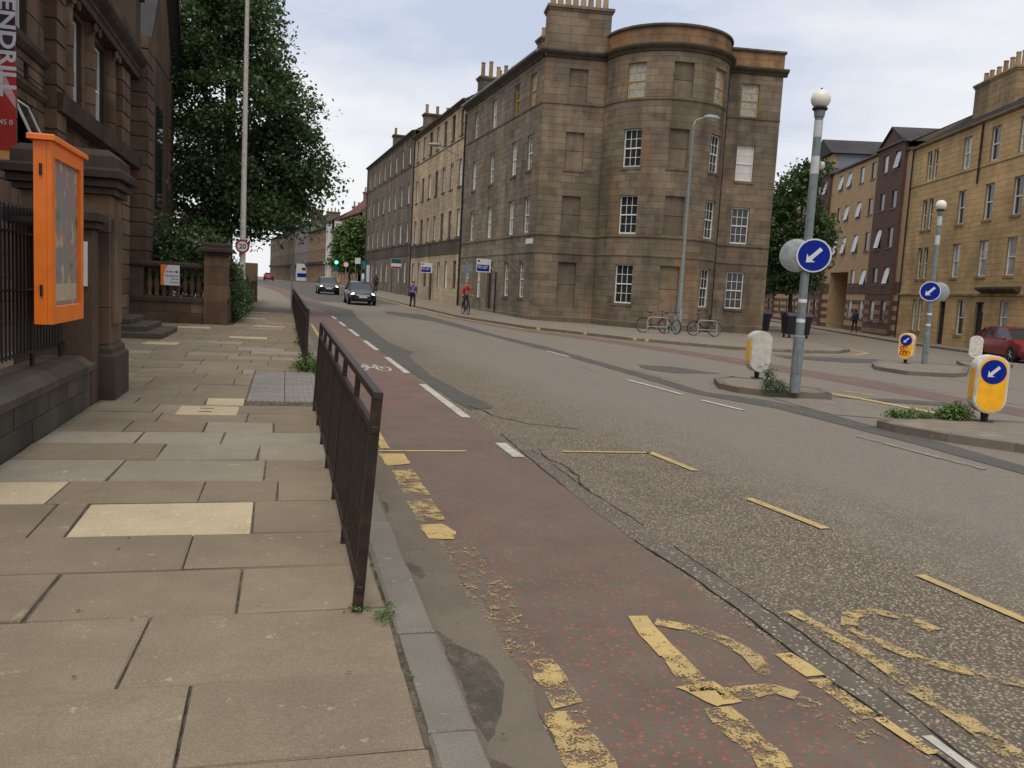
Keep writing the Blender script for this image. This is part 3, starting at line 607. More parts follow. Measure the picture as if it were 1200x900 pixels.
def build_far_pavements():
    edge = [(6.4, 110), (7.2, 77), (8.0, 60), (9.0, 45), (10.15, 35.5), (12.6, 30.1), (15.5, 27.5), (18.6, 27.9), (20.9, 28.9), (22.9, 30.9), (24.8, 35.4), (26.2, 39.4), (30.5, 52), (38, 76)]
    inner = [(30, 80), (27, 60), (24, 46), (14, 47), (12.5, 60), (11, 90), (10.3, 113), (6.4, 113)]
    p = slab_solid('far_pavement', edge+inner, .03, 'paving_far', None, .3); tag(p, kind='structure')
    # kerb with its top face, stones of about a metre
    b = MB(); rng = random.Random(5); P = wob(edge[:12], .9, 0)
    for (x0, y0), (x1, y1) in zip(P[:-1], P[1:]):
        d = hypot(x1-x0, y1-y0)
        if d < .05: continue
        ux, uy = (x1-x0)/d, (y1-y0)/d; nx, ny = (-uy, ux)
        drop = .085 if (16.2 < x0 < 21.5 and y0 < 30) else 0
        z0, z1 = zg(x0, y0)+.036-drop, zg(x1, y1)+.036-drop
        a0, a1 = (x0+ux*.012, y0+uy*.012), (x1-ux*.012, y1-uy*.012)
        w = .16
        q = [a0, a1, (a1[0]+nx*w, a1[1]+ny*w), (a0[0]+nx*w, a0[1]+ny*w)]
        off = -.02
        q = [(x-nx*.02, y-ny*.02) for x, y in q]
        zz = [z0, z1, z1, z0]
        b.raw([(x, y, z-.25) for (x, y), z in zip(q, zz)]+[(x, y, z) for (x, y), z in zip(q, zz)], [(4, 5, 6, 7), (0, 1, 5, 4), (1, 2, 6, 5), (2, 3, 7, 6), (3, 0, 4, 7)])
    k = b.build('kerb', 'kerb_far', p); tag(k, kind='stuff')
    for (x, y) in ((10.35, 34.6), (11.6, 32.2), (12.75, 29.9), (13.1, 29.6)):
        MB().box(x-.07, x+.07, y-.05, y+.05, zg(x, y)-.06, zg(x, y)+.041).build('yellow_kerb_mark', 'yel_fresh', p)
    # pavement along the right-hand terrace
    o = Vector((39.2, 42.94)); d = Vector((.309, .951)); n = Vector((-.951, .309))
    pl = [o+d*-30+n*2.6, o+d*-30-n*.5, o+d*70-n*.5, o+d*70+n*2.6]
    r = slab_solid('side_pavement', [tuple(v) for v in pl], .03, 'paving_far', None, .3); tag(r, kind='structure')
    b = MB()
    for k in range(70):
        a = o+d*(-30+k*1.4+.01)+n*2.62; c = o+d*(-30+(k+1)*1.4-.01)+n*2.62; e = c-n*.16; f = a-n*.16
        q = [a, c, e, f]; b.raw([(v.x, v.y, zg(v.x, v.y)-.25) for v in q]+[(v.x, v.y, zg(v.x, v.y)+.036) for v in q], [(4, 5, 6, 7), (0, 1, 5, 4), (1, 2, 6, 5), (2, 3, 7, 6), (3, 0, 4, 7)])
    kk = b.build('kerb', 'kerb_far', r); tag(kk, kind='stuff')
build_far_pavements()
def islands():
    def isle(poly, nm, stones, label):
        s = slab_solid(nm, poly, .02, 'paving_far', None, .25); tag(s, label, 'traffic island')
        n = len(poly)
        for i in range(n):
            (x0, y0), (x1, y1) = poly[i], poly[(i+1) % n]; d = hypot(x1-x0, y1-y0)
            if d < .1: continue
            m = max(1, int(d/.8)); ux, uy = (x1-x0)/d, (y1-y0)/d; nx, ny = uy, -ux
            for j in range(m):
                a = d*j/m+.006; c = d*(j+1)/m-.006
                q = [(x0+ux*a+nx*.01, y0+uy*a+ny*.01), (x0+ux*c+nx*.01, y0+uy*c+ny*.01), (x0+ux*c-nx*.13, y0+uy*c-ny*.13), (x0+ux*a-nx*.13, y0+uy*a-ny*.13)]
                b = MB(); b.raw([(x, y, zg(x, y)-.2) for x, y in q]+[(x, y, zg(x, y)+.028) for x, y in q], [(4, 5, 6, 7), (0, 1, 5, 4), (1, 2, 6, 5), (2, 3, 7, 6), (3, 0, 4, 7)])
                b.build('kerb_stone', 'kerb_far', s)
        return s
    isle([(7.95, 14.45), (8.02, 13.85), (8.35, 13.5), (9.5, 13.2), (9.85, 13.95), (9.45, 15.3), (9.0, 15.9), (8.4, 15.5)], 'traffic_island', 0, 'low kerbed traffic island carrying the cream backed bollard and tall banded post')
    isle([(8.05, 10.1), (8.05, 9.75), (8.28, 9.05), (8.72, 8.4), (9.0, 7.6), (11.3, 8.0), (11.0, 10.1), (9.7, 10.55), (8.6, 10.6)], 'traffic_island', 0, 'weedy stone kerbed traffic island carrying the largest yellow bollard')
    isle([(16.4, 20.9), (16.4, 19.6), (17.8, 19.5), (18.9, 20.2), (21.8, 23.2), (21.5, 24.4), (19.5, 24.6), (17.6, 22.6)], 'traffic_island', 0, 'traffic island carrying the graffitied yellow bollard and the shorter globe post')
    isle([(22.6, 24.3), (23.6, 23.7), (26.4, 26.0), (26.0, 27.2), (24.4, 26.6)], 'traffic_island', 0, 'small traffic island under the plain white bollard near the red car')
islands()
def litter():
    rng = random.Random(77); b = MB()
    for k in range(150):
        y = rng.uniform(1.9, 14)**1.0; x = .74+abs(rng.gauss(0, .12)) if rng.random() < .8 else rng.uniform(-1.8, .5)
        z = ROAD+.03 if x > .71 else .008
        if .5 < x < .71: continue
        r = rng.uniform(.004, .014); a = rng.uniform(0, 6.28); w = rng.uniform(.3, .7); up = rng.uniform(.001, .005)
        p = [(x+r*cos(a), y+r*sin(a), z), (x-r*w*sin(a), y+r*w*cos(a), z+up), (x-r*cos(a), y-r*sin(a), z+.001), (x+r*w*sin(a), y-r*w*cos(a), z+up)]
        b.face(p)
    o = b.build('leaf_litter', 'litter'); tag(o, 'dead leaves and grit scattered along the gutter', 'litter', kind='stuff')
litter()

# ------------------------------------------------------------------ facades of coursed stone
def norm_angle(n): return atan2(n[0], -n[1])
class Straight:
    def __init__(s, o, d, out): s.o = o; s.d = d; s.n = out; s.curv = []
    def __call__(s, u, off=0): return (s.o[0]+s.d[0]*u+s.n[0]*off, s.o[1]+s.d[1]*u+s.n[1]*off)
    def normal(s, u): return s.n
    def samples(s, a, b): return [a, b]
class Bow:
    """flat wall, half-round bow, flat wall"""
    def __init__(s, o, d, out, a=3.297, r=3.31, sink=.21):
        s.o = o; s.d = d; s.n = out; s.a = a; s.r = r; s.phi = math.acos(sink/r); s.sink = sink; s.len = 2*s.phi*r; s.c = a+r*sin(s.phi)
    def __call__(s, u, off=0):
        if u <= s.a: t, o = u, off
        elif u >= s.a+s.len: t, o = s.c+s.r*sin(s.phi)+(u-s.a-s.len), off
        else:
            th = -s.phi+(u-s.a)/s.r; t = s.c+(s.r+off)*sin(th); o = (s.r+off)*cos(th)-s.sink
        return (s.o[0]+s.d[0]*t+s.n[0]*o, s.o[1]+s.d[1]*t+s.n[1]*o)
    def normal(s, u):
        if u <= s.a or u >= s.a+s.len: return s.n
        th = -s.phi+(u-s.a)/s.r; return (s.d[0]*sin(th)+s.n[0]*cos(th), s.d[1]*sin(th)+s.n[1]*cos(th))
    def samples(s, a, b):
        q = [a]+[t for t in (s.a, s.a+s.len) if a < t < b]+[b]; out = [q[0]]
        for x, y in zip(q[:-1], q[1:]):
            curved = s.a-1e-6 <= x and y <= s.a+s.len+1e-6
            n = max(1, int(math.ceil((y-x)/.42))) if curved else 1
            out += [x+(y-x)*(k+1)/n for k in range(n)]
        return out
def strip_box(b, path, ua, ub, o0, o1, z0, z1, back=False):
    us = path.samples(ua, ub); n = len(us)
    F = [path(u, o1) for u in us]; B = [path(u, o0) for u in us]
    vs = [(x, y, z0) for x, y in F]+[(x, y, z1) for x, y in F]+[(x, y, z0) for x, y in B]+[(x, y, z1) for x, y in B]
    fs = []
    for k in range(n-1):
        fs += [(k, k+1, n+k+1, n+k), (n+k, n+k+1, 3*n+k+1, 3*n+k), (2*n+k, 2*n+k+1, k+1, k)]
        if back: fs.append((2*n+k+1, 2*n+k, 3*n+k, 3*n+k+1))
    fs += [(0, n, 3*n, 2*n), (n-1, 2*n+n-1, 3*n+n-1, n+n-1)]
    b.raw(vs, fs)
def sweep(path, ua, ub, prof):
    """moulding of profile [(off,z)] run along a wall"""
    b = MB(); us = path.samples(ua, ub); m = len(prof); vs = []
    for u in us:
        for o, z in prof: x, y = path(u, o); vs.append((x, y, z))
    fs = [(k*m+j, (k+1)*m+j, (k+1)*m+(j+1) % m, k*m+(j+1) % m) for k in range(len(us)-1) for j in range(m)]
    fs += [tuple(range(m)), tuple(reversed(range((len(us)-1)*m, len(us)*m)))]
    b.raw(vs, fs); return b
def facade(root, path, ua, ub, z0, z1, openings, stone_mat, joint_mat, course=.34, bw=(.55, 1.0), indiv=0, seed=1, proud=.014, gap=.008, depth=.2, blocks=True, wall_name='wall', zbreaks=(), indiv_sort=None):
    """backing wall with openings and a skin of stone blocks, each proud of its joints"""
    rng = random.Random(seed)
    zb = sorted(set([round(z, 3) for z in [z0, z1]+list(zbreaks)+[o[2] for o in openings]+[o[3] for o in openings] if z0 <= z <= z1]))
    ubk = sorted(set([round(u, 3) for u in [ua, ub]+[o[0] for o in openings]+[o[1] for o in openings] if ua <= u <= ub]))
    b = MB()
    for a, c in zip(zb[:-1], zb[1:]):
        for u, w in zip(ubk[:-1], ubk[1:]):
            if any(o[0]-1e-3 <= u and w <= o[1]+1e-3 and o[2]-1e-3 <= a and c <= o[3]+1e-3 for o in openings): continue
            us = path.samples(u, w)
            for p, q in zip(us[:-1], us[1:]):
                x0, y0 = path(p, 0); x1, y1 = path(q, 0); b.face([(x0, y0, a), (x1, y1, a), (x1, y1, c), (x0, y0, c)])
    for o in openings:
        u, w, a, c = o[:4]; us = path.samples(u, w); dp = o[5] if len(o) > 5 else depth
        for uu in (u, w):
            x0, y0 = path(uu, 0); x1, y1 = path(uu, -dp-.12); b.face([(x0, y0, a), (x1, y1, a), (x1, y1, c), (x0, y0, c)])
        for zz in (a, c):
            for p, q in zip(us[:-1], us[1:]):
                f = [path(p, 0), path(q, 0), path(q, -dp-.12), path(p, -dp-.12)]; b.face([(x, y, zz) for x, y in f])
        f = [(path(p, -dp-.12), path(q, -dp-.12)) for p, q in zip(us[:-1], us[1:])]
        for (x0, y0), (x1, y1) in f: b.face([(x0, y0, a), (x1, y1, a), (x1, y1, c), (x0, y0, c)])
    wall = b.build(wall_name, joint_mat if blocks else stone_mat, root)
    if not blocks: return wall
    bl = []
    for a, c in zip(zb[:-1], zb[1:]):
        n = max(1, int(round((c-a)/course)))
        for k in range(n):
            za, zc = a+(c-a)*k/n, a+(c-a)*(k+1)/n; zm = (za+zc)/2
            cut = sorted([(o[0], o[1]) for o in openings if o[2] < zm < o[3]])
            free = []; u = ua
            for s, e in cut:
                if s > u+.02: free.append((u, s))
                u = max(u, e)
            if u < ub-.02: free.append((u, ub))
            for s, e in free:
                w = e-s; u = s
                first = rng.uniform(*bw)*rng.choice((.5, 1))
                js = [s]; x = s+first
                while x < e-bw[0]*.45: js.append(x); x += rng.uniform(*bw)
                js.append(e)
                for p, q in zip(js[:-1], js[1:]):
                    bl.append((p+(gap if p > s+1e-4 else 0), q-(gap if q < e-1e-4 else 0), za+gap, zc-gap, rng.uniform(-.003, .003)))
    if indiv:
        order = sorted(range(len(bl)), key=indiv_sort or (lambda i: 0))
    else: order = range(len(bl))
    j = MB(); cnt = 0
    for i in order:
        p, q, za, zc, e = bl[i] if not indiv else bl[i]
        if cnt < indiv:
            m = MB(); strip_box(m, path, p, q, -.002, proud+e, za, zc); m.build('stone_block', stone_mat, wall); cnt += 1
        else: strip_box(j, path, p, q, -.002, proud+e, za, zc)
    if j.v:
        o = j.build('ashlar_blocks', stone_mat, wall); tag(o, kind='stuff')
    return wall

WIN = {}
def sash_meshes(w, h, cols, rows, frame, glass, meet=.5, open_=0):
    key = (round(w, 2), round(h, 2), cols, rows, frame, glass, open_)
    if key in WIN: return WIN[key]
    b = MB(); t = .055; x0, x1 = -w/2, w/2
    b.box(x0, x0+t, .10, .19, 0, h); b.box(x1-t, x1, .10, .19, 0, h); b.box(x0+t, x1-t, .10, .19, h-t, h); b.box(x0+t, x1-t, .10, .19, 0, t*1.3)
    zm = h*meet
    b.box(x0+t, x1-t, .115, .175, zm-.03, zm+.03)
    def bars(za, zb, y):
        for k in range(1, cols):
            x = x0+t+(w-2*t)*k/cols; b.box(x-.013, x+.013, y, y+.03, za, zb)
        for k in range(1, rows):
            z = za+(zb-za)*k/rows; b.box(x0+t, x1-t, y+.001, y+.029, z-.013, z+.013)
    bars(zm+.03, h-t, .12); bars(t*1.3, zm-.03, .15)
    fr = b.mesh('sash_frame', frame)
    up = MB().box(x0+t, x1-t, .142, .148, zm+.03, h-t).mesh('pane', glass); lo = MB().box(x0+t, x1-t, .168, .174, t*1.3, zm-.03).mesh('pane', glass if glass != 'blind_glass' else 'blind_glass')
    sl = MB().box(x0-.07, x1+.07, -.07, .09, -.13, .008).mesh('sill', 'trim_corner')
    WIN[key] = (fr, up, lo, sl); return WIN[key]
def put_window(root, path, o, frame='white_paint', glass='glass', cols=3, rows=2, sill='trim_corner'):
    u, w, a, c = o[:4]; um = (u+w)/2; x, y = path(um, 0); nx, ny = path.normal(um); rl = root.location
    # on a curved wall the flat sash sits on the chord
    ex, ey = path(u, 0); fx, fy = path(w, 0); width = hypot(fx-ex, fy-ey); x, y = (ex+fx)/2, (ey+fy)/2
    fr, up, lo, sl = sash_meshes(width-.01, c-a-.01, cols, rows, frame, glass)
    rz = norm_angle((nx, ny))
    wo = inst('window', fr, root, (x-rl[0], y-rl[1], a-rl[2]+.005), rz)
    inst('pane', up, wo); inst('pane', lo, wo)
    if sill:
        s = inst('sill', sl, wo)
        if sill != 'trim_corner':
            s.data = sl.copy() if (sl, sill) not in WIN else WIN[(sl, sill)]
            WIN[(sl, sill)] = s.data; s.data.materials[0] = MAT[sill]
    return wo
def put_blind(root, path, o, mat):
    u, w, a, c = o[:4]; b = MB(); zm = a+(c-a)*.5
    strip_box(b, path, u+.004, w-.004, -.25, -.13, a+.004, zm-.014); strip_box(b, path, u+.004, w-.004, -.25, -.134, zm+.014, c-.004)
    return b.build('blind_window', mat, root)
def put_door(root, path, o, mat='dark_door', fan=True):
    u, w, a, c = o[:4]; um = (u+w)/2; nx, ny = path.normal(um); x, y = path(um, 0); W = w-u-.01; H = c-a-.01; rl = root.location
    zt = H*.78 if fan else H-.06
    b = MB(); b.box(-W/2, -W/2+.08, .12, .24, 0, H); b.box(W/2-.08, W/2, .12, .24, 0, H); b.box(-W/2+.08, W/2-.08, .12, .24, H-.07, H); b.box(-W/2+.08, W/2-.08, .12, .24, zt-.04, zt+.04)
    b.box(-W/2+.08, W/2-.08, .17, .22, .01, zt-.04)
    for xx in (-W/4+.02, W/4-.02):
        for za, zc in ((.15, zt*.42), (zt*.48, zt*.93)): b.box(xx-W/4+.11, xx+W/4-.11, .155, .17, za, zc)
    d = b.mesh('door', mat); o_ = inst('door', d, root, (x-rl[0], y-rl[1], a-rl[2]+.005), norm_angle((nx, ny)))
    if fan: MB().box(-W/2+.08, W/2-.08, .18, .19, zt+.04, H-.07).build('fanlight', 'glass', o_, (0, 0, 0))
    MB().ball((W/4-.05, .14, zt*.45), .03, 8, 6).build('door_handle', 'chrome', o_, (0, 0, 0))
    return o_
def chimney(root, cx, cy, ang, L, W, z0, z1, pots, mat, potmat='pot', poth=.75, cap='trim_corner', indiv=False):
    """stack of coursed stone with a cap and a row of clay pots"""
    rl = root.location; b = MB(); rng = random.Random(int(cx*7+cy*3))
    n = max(2, int((z1-z0)/.36))
    b.box(-L/2+.015, L/2-.015, -W/2+.015, W/2-.015, z0-.6, z1-.02)
    for k in range(n):
        za, zc = z0+(z1-z0)*k/n, z0+(z1-z0)*(k+1)/n
        for side in (-1, 1):
            x = -L/2
            while x < L/2-.01:
                e = min(L/2, x+rng.uniform(.5, .9)); e = L/2 if L/2-e < .3 else e
                yy = side*W/2; b.box(x+.008, e-.008, min(yy, yy-side*.05), max(yy, yy-side*.05), za+.008, zc-.008); x = e
            xx = side*L/2; b.box(min(xx, xx-side*.05), max(xx, xx-side*.05), -W/2+.06, W/2-.06, za+.008, zc-.008)
    b.v = [(x, y, z-z0) for x, y, z in b.v]
    st = b.build('chimney_stack', mat, root, (0, 0, 0)); st.location = (cx-rl[0], cy-rl[1], z0-rl[2]); st.rotation_euler = (0, 0, ang)
    h = z1-z0
    c = MB(); c.box(-L/2-.12, L/2+.12, -W/2-.12, W/2+.12, h, h+.16, .03); c.box(-L/2-.05, L/2+.05, -W/2-.05, W/2+.05, h-.12, h); c.build('chimney_cap', cap, st, (0, 0, 0))
    pm = [MB().lathe([(.15, 0), (.17, .04), (.155, .08), (.135, k*.9), (.155, k*.92), (.155, k), (.11, k), (.10, k-.2)], n=12).mesh('chimney_pot', potmat, smooth=False) for k in (poth, poth*.82, poth*1.12)]
    for k in range(pots):
        x = -L/2+.25+(L-.5)*(k/(pots-1) if pots > 1 else .5)
        inst('chimney_pot', pm[rng.choice((0, 0, 1, 2))], st, (x, rng.uniform(-.05, .05), h+.16))
    return st

FD = (0.99027, -0.13917); FN = (-0.13917, -0.99027); FA = (12.9, 44.6)
SD = (sin(radians(-2.9)), cos(radians(-2.9))); SN = (-SD[1], SD[0])
ROWS = [(1.17, 3.2), (4.76, 6.72), (8.14, 10.06), (11.6, 13.32)]
def roof_gable(root, path, ua, ub, back, z0, ridge, mat='slate', name='roof', eave=.12, thick=.1):
    """pitched roof over a straight terrace, slates in courses"""
    b = MB(); h = (ridge-z0); nrow = 14
    for k in range(nrow):
        t0, t1 = k/nrow, (k+1)/nrow
        for side in (0, 1):
            o0 = eave-(eave+back/2)*t0; o1 = eave-(eave+back/2)*t1-.03
            if side: o0, o1 = -back-o0, -back-o1
            za, zc = z0+h*t0+.03, z0+h*t1+.008
            p = [path(ua, o0), path(ub, o0), path(ub, o1), path(ua, o1)]
            b.raw([(p[0][0], p[0][1], za), (p[1][0], p[1][1], za), (p[2][0], p[2][1], zc), (p[3][0], p[3][1], zc), (p[0][0], p[0][1], za-.03), (p[1][0], p[1][1], za-.03)], [(0, 1, 2, 3), (4, 5, 1, 0)])
    r = b.build(name, mat, root)
    for u in (ua, ub):
        g = MB(); p = [path(u, 0), path(u, -back/2), path(u, -back)]; g.face([(p[0][0], p[0][1], z0), (p[1][0], p[1][1], ridge), (p[2][0], p[2][1], z0)])
        g.build('gable_wall', 'trim_corner', root)
    return r
def body_walls(root, path, ua, ub, back, z0, z1, mat):
    b = MB(); a0, a1, b1, b0 = path(ua, -.4), path(ub, -.4), path(ub, -back), path(ua, -back)
    for p, q in ((a1, b1), (b1, b0), (b0, a0)): b.face([(p[0], p[1], z0), (q[0], q[1], z0), (q[0], q[1], z1), (p[0], p[1], z1)])
    b.face([(a0[0], a0[1], z0), (a1[0], a1[1], z0), (b1[0], b1[1], z0), (b0[0], b0[1], z0)]); return b.build('rear_wall', mat, root)
def pipe(root, pts, r=.05):
    b = MB(); b.path(pts, r, 8)
    for a, c in zip(pts[:-1], pts[1:]):
        if abs(a[2]-c[2]) > 2:
            for k in range(1, 5):
                t = k/5; b.tube((a[0]+(c[0]-a[0])*t, a[1]+(c[1]-a[1])*t, a[2]+(c[2]-a[2])*t-.04), (a[0]+(c[0]-a[0])*t, a[1]+(c[1]-a[1])*t, a[2]+(c[2]-a[2])*t+.04), r*1.35, r*1.35, 8)
    return b.build('downpipe', 'cable', root)

def corner_building():
    r = thing('corner_building', 'brown sandstone corner tenement with rounded bow front and blocked windows', 'building', (FA[0], FA[1], -.1))
    F = Bow(FA, FD, FN); S = Straight(FA, SD, SN); rng = random.Random(3)
    ru = F.a+F.len; Z0, ZC = -.4, 13.85
    # front: blind column | window, blind, window round the bow | window
    cols = [(1.32, 2.33, 'blind')]
    for th, k in ((-42, 'win'), (0, 'blind'), (42, 'win')):
        um = F.a+F.len/2+radians(th)*F.r; cols.append((um-.52, um+.52, k))
    cols.append((ru+.92, ru+1.92, 'win'))
    ops = []
    for (a, b, k) in cols:
        for i, (za, zc) in enumerate(ROWS): ops.append((a, b, za-(.35 if (k == 'blind' and i == 0) else 0), zc, k, .2))
    path_len = ru+3.2
    def key_factory(): return None
    wl = facade(r, F, 0, path_len, Z0, ZC, ops, 'ashlar_front', 'joint', .335, (.6, 1.05), indiv=300, seed=11, zbreaks=(3.65, 4.62, 11.5))
    for o in ops:
        i = [k for k, z in enumerate(ROWS) if abs(z[1]-o[3]) < .01][0]
        if o[4] == 'blind': put_blind(r, F, o, 'ashlar_front')
        else:
            last = o[0] > ru; mid = abs((o[0]+o[1])/2-(F.a+F.len/2)) > 1 and not last
            frame = 'ochre_paint' if i == 3 else 'white_paint'
            put_window(r, F, o, frame, 'blind_glass' if (last and i == 2) else 'curtain_glass' if (i == 3) else 'glass', 3, 2, 'trim_corner' if i in (0, 2) else None)
        if o[4] == 'blind' and i == 2:
            b = MB(); strip_box(b, F, o[0]-.08, o[1]+.08, -.05, .07, o[2]-.13, o[2]); b.build('sill', 'trim_corner', r)
    # street front
    sc = [1.75, 4.6, 9.2, 13.5]; so = []
    for i, (za, zc) in enumerate(ROWS):
        if i == 0: continue
        for c in sc: so.append((c-.5, c+.5, za, zc, 'win', .2))
    g = [(2.06, 1.17), (4.95, 1.17), (11.15, .95), (14.1, 1.17)]
    for c, za in g: so.append((c-.48, c+.48, za, 3.2, 'win', .2))
    so.append((7.9, 9.0, -.02, 3.25, 'door', .25))
    facade(r, S, .015, 16.3, Z0, ZC, so, 'ashlar_corner', 'joint', .335, (.6, 1.05), seed=12, zbreaks=(3.65, 4.62, 11.5))
    for o in so:
        if o[4] == 'door': put_door(r, S, o)
        else:
            och = o[2] > 11 and o[0] < 5
            put_window(r, S, o, 'ochre_paint' if och else 'white_paint', rng.choice(('glass', 'glass', 'curtain_glass')), 3, 2, 'trim_corner' if 8 < o[2] < 9 or o[2] < 2 else None)
    # string courses and cornice
    for P, a, b in ((F, -.0, path_len), (S, .0, 16.3)):
        ea = a-(.06 if P is S else .06)
        for z, d, h in ((3.6, .05, .12), (4.56, .07, .14), (11.44, .06, .13)): sweep(P, ea, b, [(0, z), (d, z+.03), (d, z+h-.03), (0, z+h)]).build('string_course', 'trim_corner', r)
        sweep(P, a-.2, b+(.2 if P is F else 0), [(0, 13.80), (.09, 13.84), (.12, 13.93), (.27, 14.02), (.32, 14.10), (.32, 14.18), (0, 14.22)]).build('cornice', 'trim_dark', r)
        sweep(P, a-.04, b, [(0, -.4), (.06, -.4), (.06, .22), (0, .3)]).build('plinth', 'trim_corner', r)
    # parapet on the bow and right hand bay
    pz = 14.2
    facade(r, F, 3.45, path_len, pz, 15.02, [], 'parapet_stone', 'joint', .4, (.7, 1.2), seed=14, wall_name='parapet')
    sweep(F, 3.4, path_len+.06, [(-.3, 15.0), (.10, 15.0), (.13, 15.06), (.10, 15.15), (-.3, 15.18)]).build('coping', 'trim_dark', r)
    b = MB(); us = F.samples(3.45, path_len)
    for p, q in zip(us[:-1], us[1:]):
        A, B = F(p, -.3), F(q, -.3); b.face([(A[0], A[1], 13.9), (B[0], B[1], 13.9), (B[0], B[1], 15.02), (A[0], A[1], 15.02)])
    e0, e1 = F(path_len, 0), F(path_len, -.3); b.face([(e0[0], e0[1], 13.9), (e1[0], e1[1], 13.9), (e1[0], e1[1], 15.02), (e0[0], e0[1], 15.02)])
    b.build('parapet_back', 'joint', r)
    # body: side towards the side street, rear, flat lead behind the parapet, slates along the street
    q = Straight(FA, FD, FN); end = 13.1
    pts = [q(end, 0), q(end-.6, -12), (S(16.3, -10)[0], S(16.3, -10)[1]), S(16.3, -.3)]
    b = MB()
    for A, B in zip(pts[:-1], pts[1:]): b.face([(A[0], A[1], Z0), (B[0], B[1], Z0), (B[0], B[1], ZC+.2), (A[0], A[1], ZC+.2)])
    b.build('side_wall', 'ashlar_front', r)
    top = [F(u, -.1) for u in F.samples(0, path_len)]+pts[1:3]+[S(16.3, -.1)]
    MB().face
    b = MB(); b.face([(x, y, 14.0) for x, y in top]); b.build('lead_roof', 'lead', r)
    roof_gable(r, S, 2.6, 16.2, 9.5, 14.2, 15.5)
    b = MB(); b.path([(*S(0.3, .42), 14.16), (*S(16.3, .42), 14.16)], .07, 8); b.build('gutter', 'lead', r)
    ang = atan2(FD[1], FD[0])
    cx, cy = q(1.75, -.62); chimney(r, cx, cy, ang, 3.35, 1.2, 14.2, 16.35, 8, 'ashlar_front', poth=.95)
    cx, cy = S(7.4, -3.4); chimney(r, cx, cy, atan2(SD[1], SD[0])+pi/2, 2.6, .9, 15.2, 16.75, 6, 'ashlar_corner')
    cx, cy = S(16.35, -3.0); chimney(r, cx, cy, atan2(SN[1], SN[0]), 4.4, .9, 14.3, 16.2, 8, 'ashlar_dark', poth=1.0)
    # pipes in the angle of bow and right hand bay, and down the party line
    x, y = F(ru+.12, .09); pipe(r, [(x, y, 13.8), (x, y, -.2)], .06)
    x, y = S(16.22, .09); pipe(r, [(x, y, 13.7), (x, y, 0)], .06)
    x, y = S(6.9, .07); pipe(r, [(x, y, 2.6), (x, y, 0)], .04)
    # street name plate
    p = Straight(FA, SD, SN); b = MB(); strip_box(b, p, .35, 1.55, .0, .035, 4.12, 4.40, True); b.build('street_name_plate', 'whitewall', r)
    # sagging cable between two brackets
    b = MB(); pts = []
    for k in range(13): t = k/12; u = 1.2+3.0*t; x, y = S(u, .12); pts.append((x, y, 3.3-(1-t)*.75+.0-.25*sin(pi*t)))
    b.path(pts, .015, 5); b.build('cable', 'joint', r)
    return r
corner_building()

def terrace(name, label, u0, u1, zoff, eave, cols, gcols, stone_m, trim, seed, doors=(), win_w=.95, dark_band=True, frames=('white_paint',), base=-.4, shop=False):
    S = Straight(FA, SD, SN); x, y = S(u0, 0); r = thing(name, label, 'building', (x, y, zg(x, y)-.1)); rng = random.Random(seed)
    rows = [(1.17+zoff, 3.2+zoff), (4.95+zoff, 6.95+zoff), (8.55+zoff, 10.5+zoff), (12.2+zoff, 14.0+zoff)]
    ops = []
    for i, (a, c) in enumerate(rows):
        if i == 0: continue
        for cc in cols: ops.append((cc-win_w/2, cc+win_w/2, a, c, 'win', .2))
    for cc in gcols: ops.append((cc-win_w/2, cc+win_w/2, rows[0][0], rows[0][1], 'win', .2))
    for d in doors: ops.append((d-.55, d+.55, zoff-.1, 3.2+zoff, 'door', .25))
    sb = (3.75+zoff, 4.75+zoff)
    facade(r, S, u0, u1, base, eave, ops, stone_m, 'joint', .335, (.6, 1.05), seed=seed, zbreaks=(sb[0], sb[1], 11.9+zoff))
    for o in ops:
        if o[4] == 'door': put_door(r, S, o)
        else: put_window(r, S, o, rng.choice(frames), rng.choice(('glass', 'glass', 'curtain_glass', 'blind_glass')), 2, 2, trim if o[2] > 5 else None)
    for z, d, h in ((sb[0]-.05, .07, .13), (sb[1]-.05, .09, .14), (11.9+zoff-.05, .06, .12)): sweep(S, u0, u1, [(0, z), (d, z+.03), (d, z+h-.03), (0, z+h)]).build('string_course', trim, r)
    if dark_band:
        b = MB(); strip_box(b, S, u0+.02, u1-.02, 0, .03, sb[0]+.09, sb[1]-.06); b.build('band', trim, r)
    sweep(S, u0, u1, [(0, eave-.1), (.1, eave-.05), (.14, eave+.05), (.32, eave+.12), (.36, eave+.22), (0, eave+.28)]).build('cornice', trim, r)
    body_walls(r, S, u0, u1, 10, base, eave, stone_m); roof_gable(r, S, u0, u1, 10, eave+.22, eave+3.2)
    xx, yy = S(u1-.1, .08); pipe(r, [(xx, yy, eave-.1), (xx, yy, zoff)], .055)
    return r
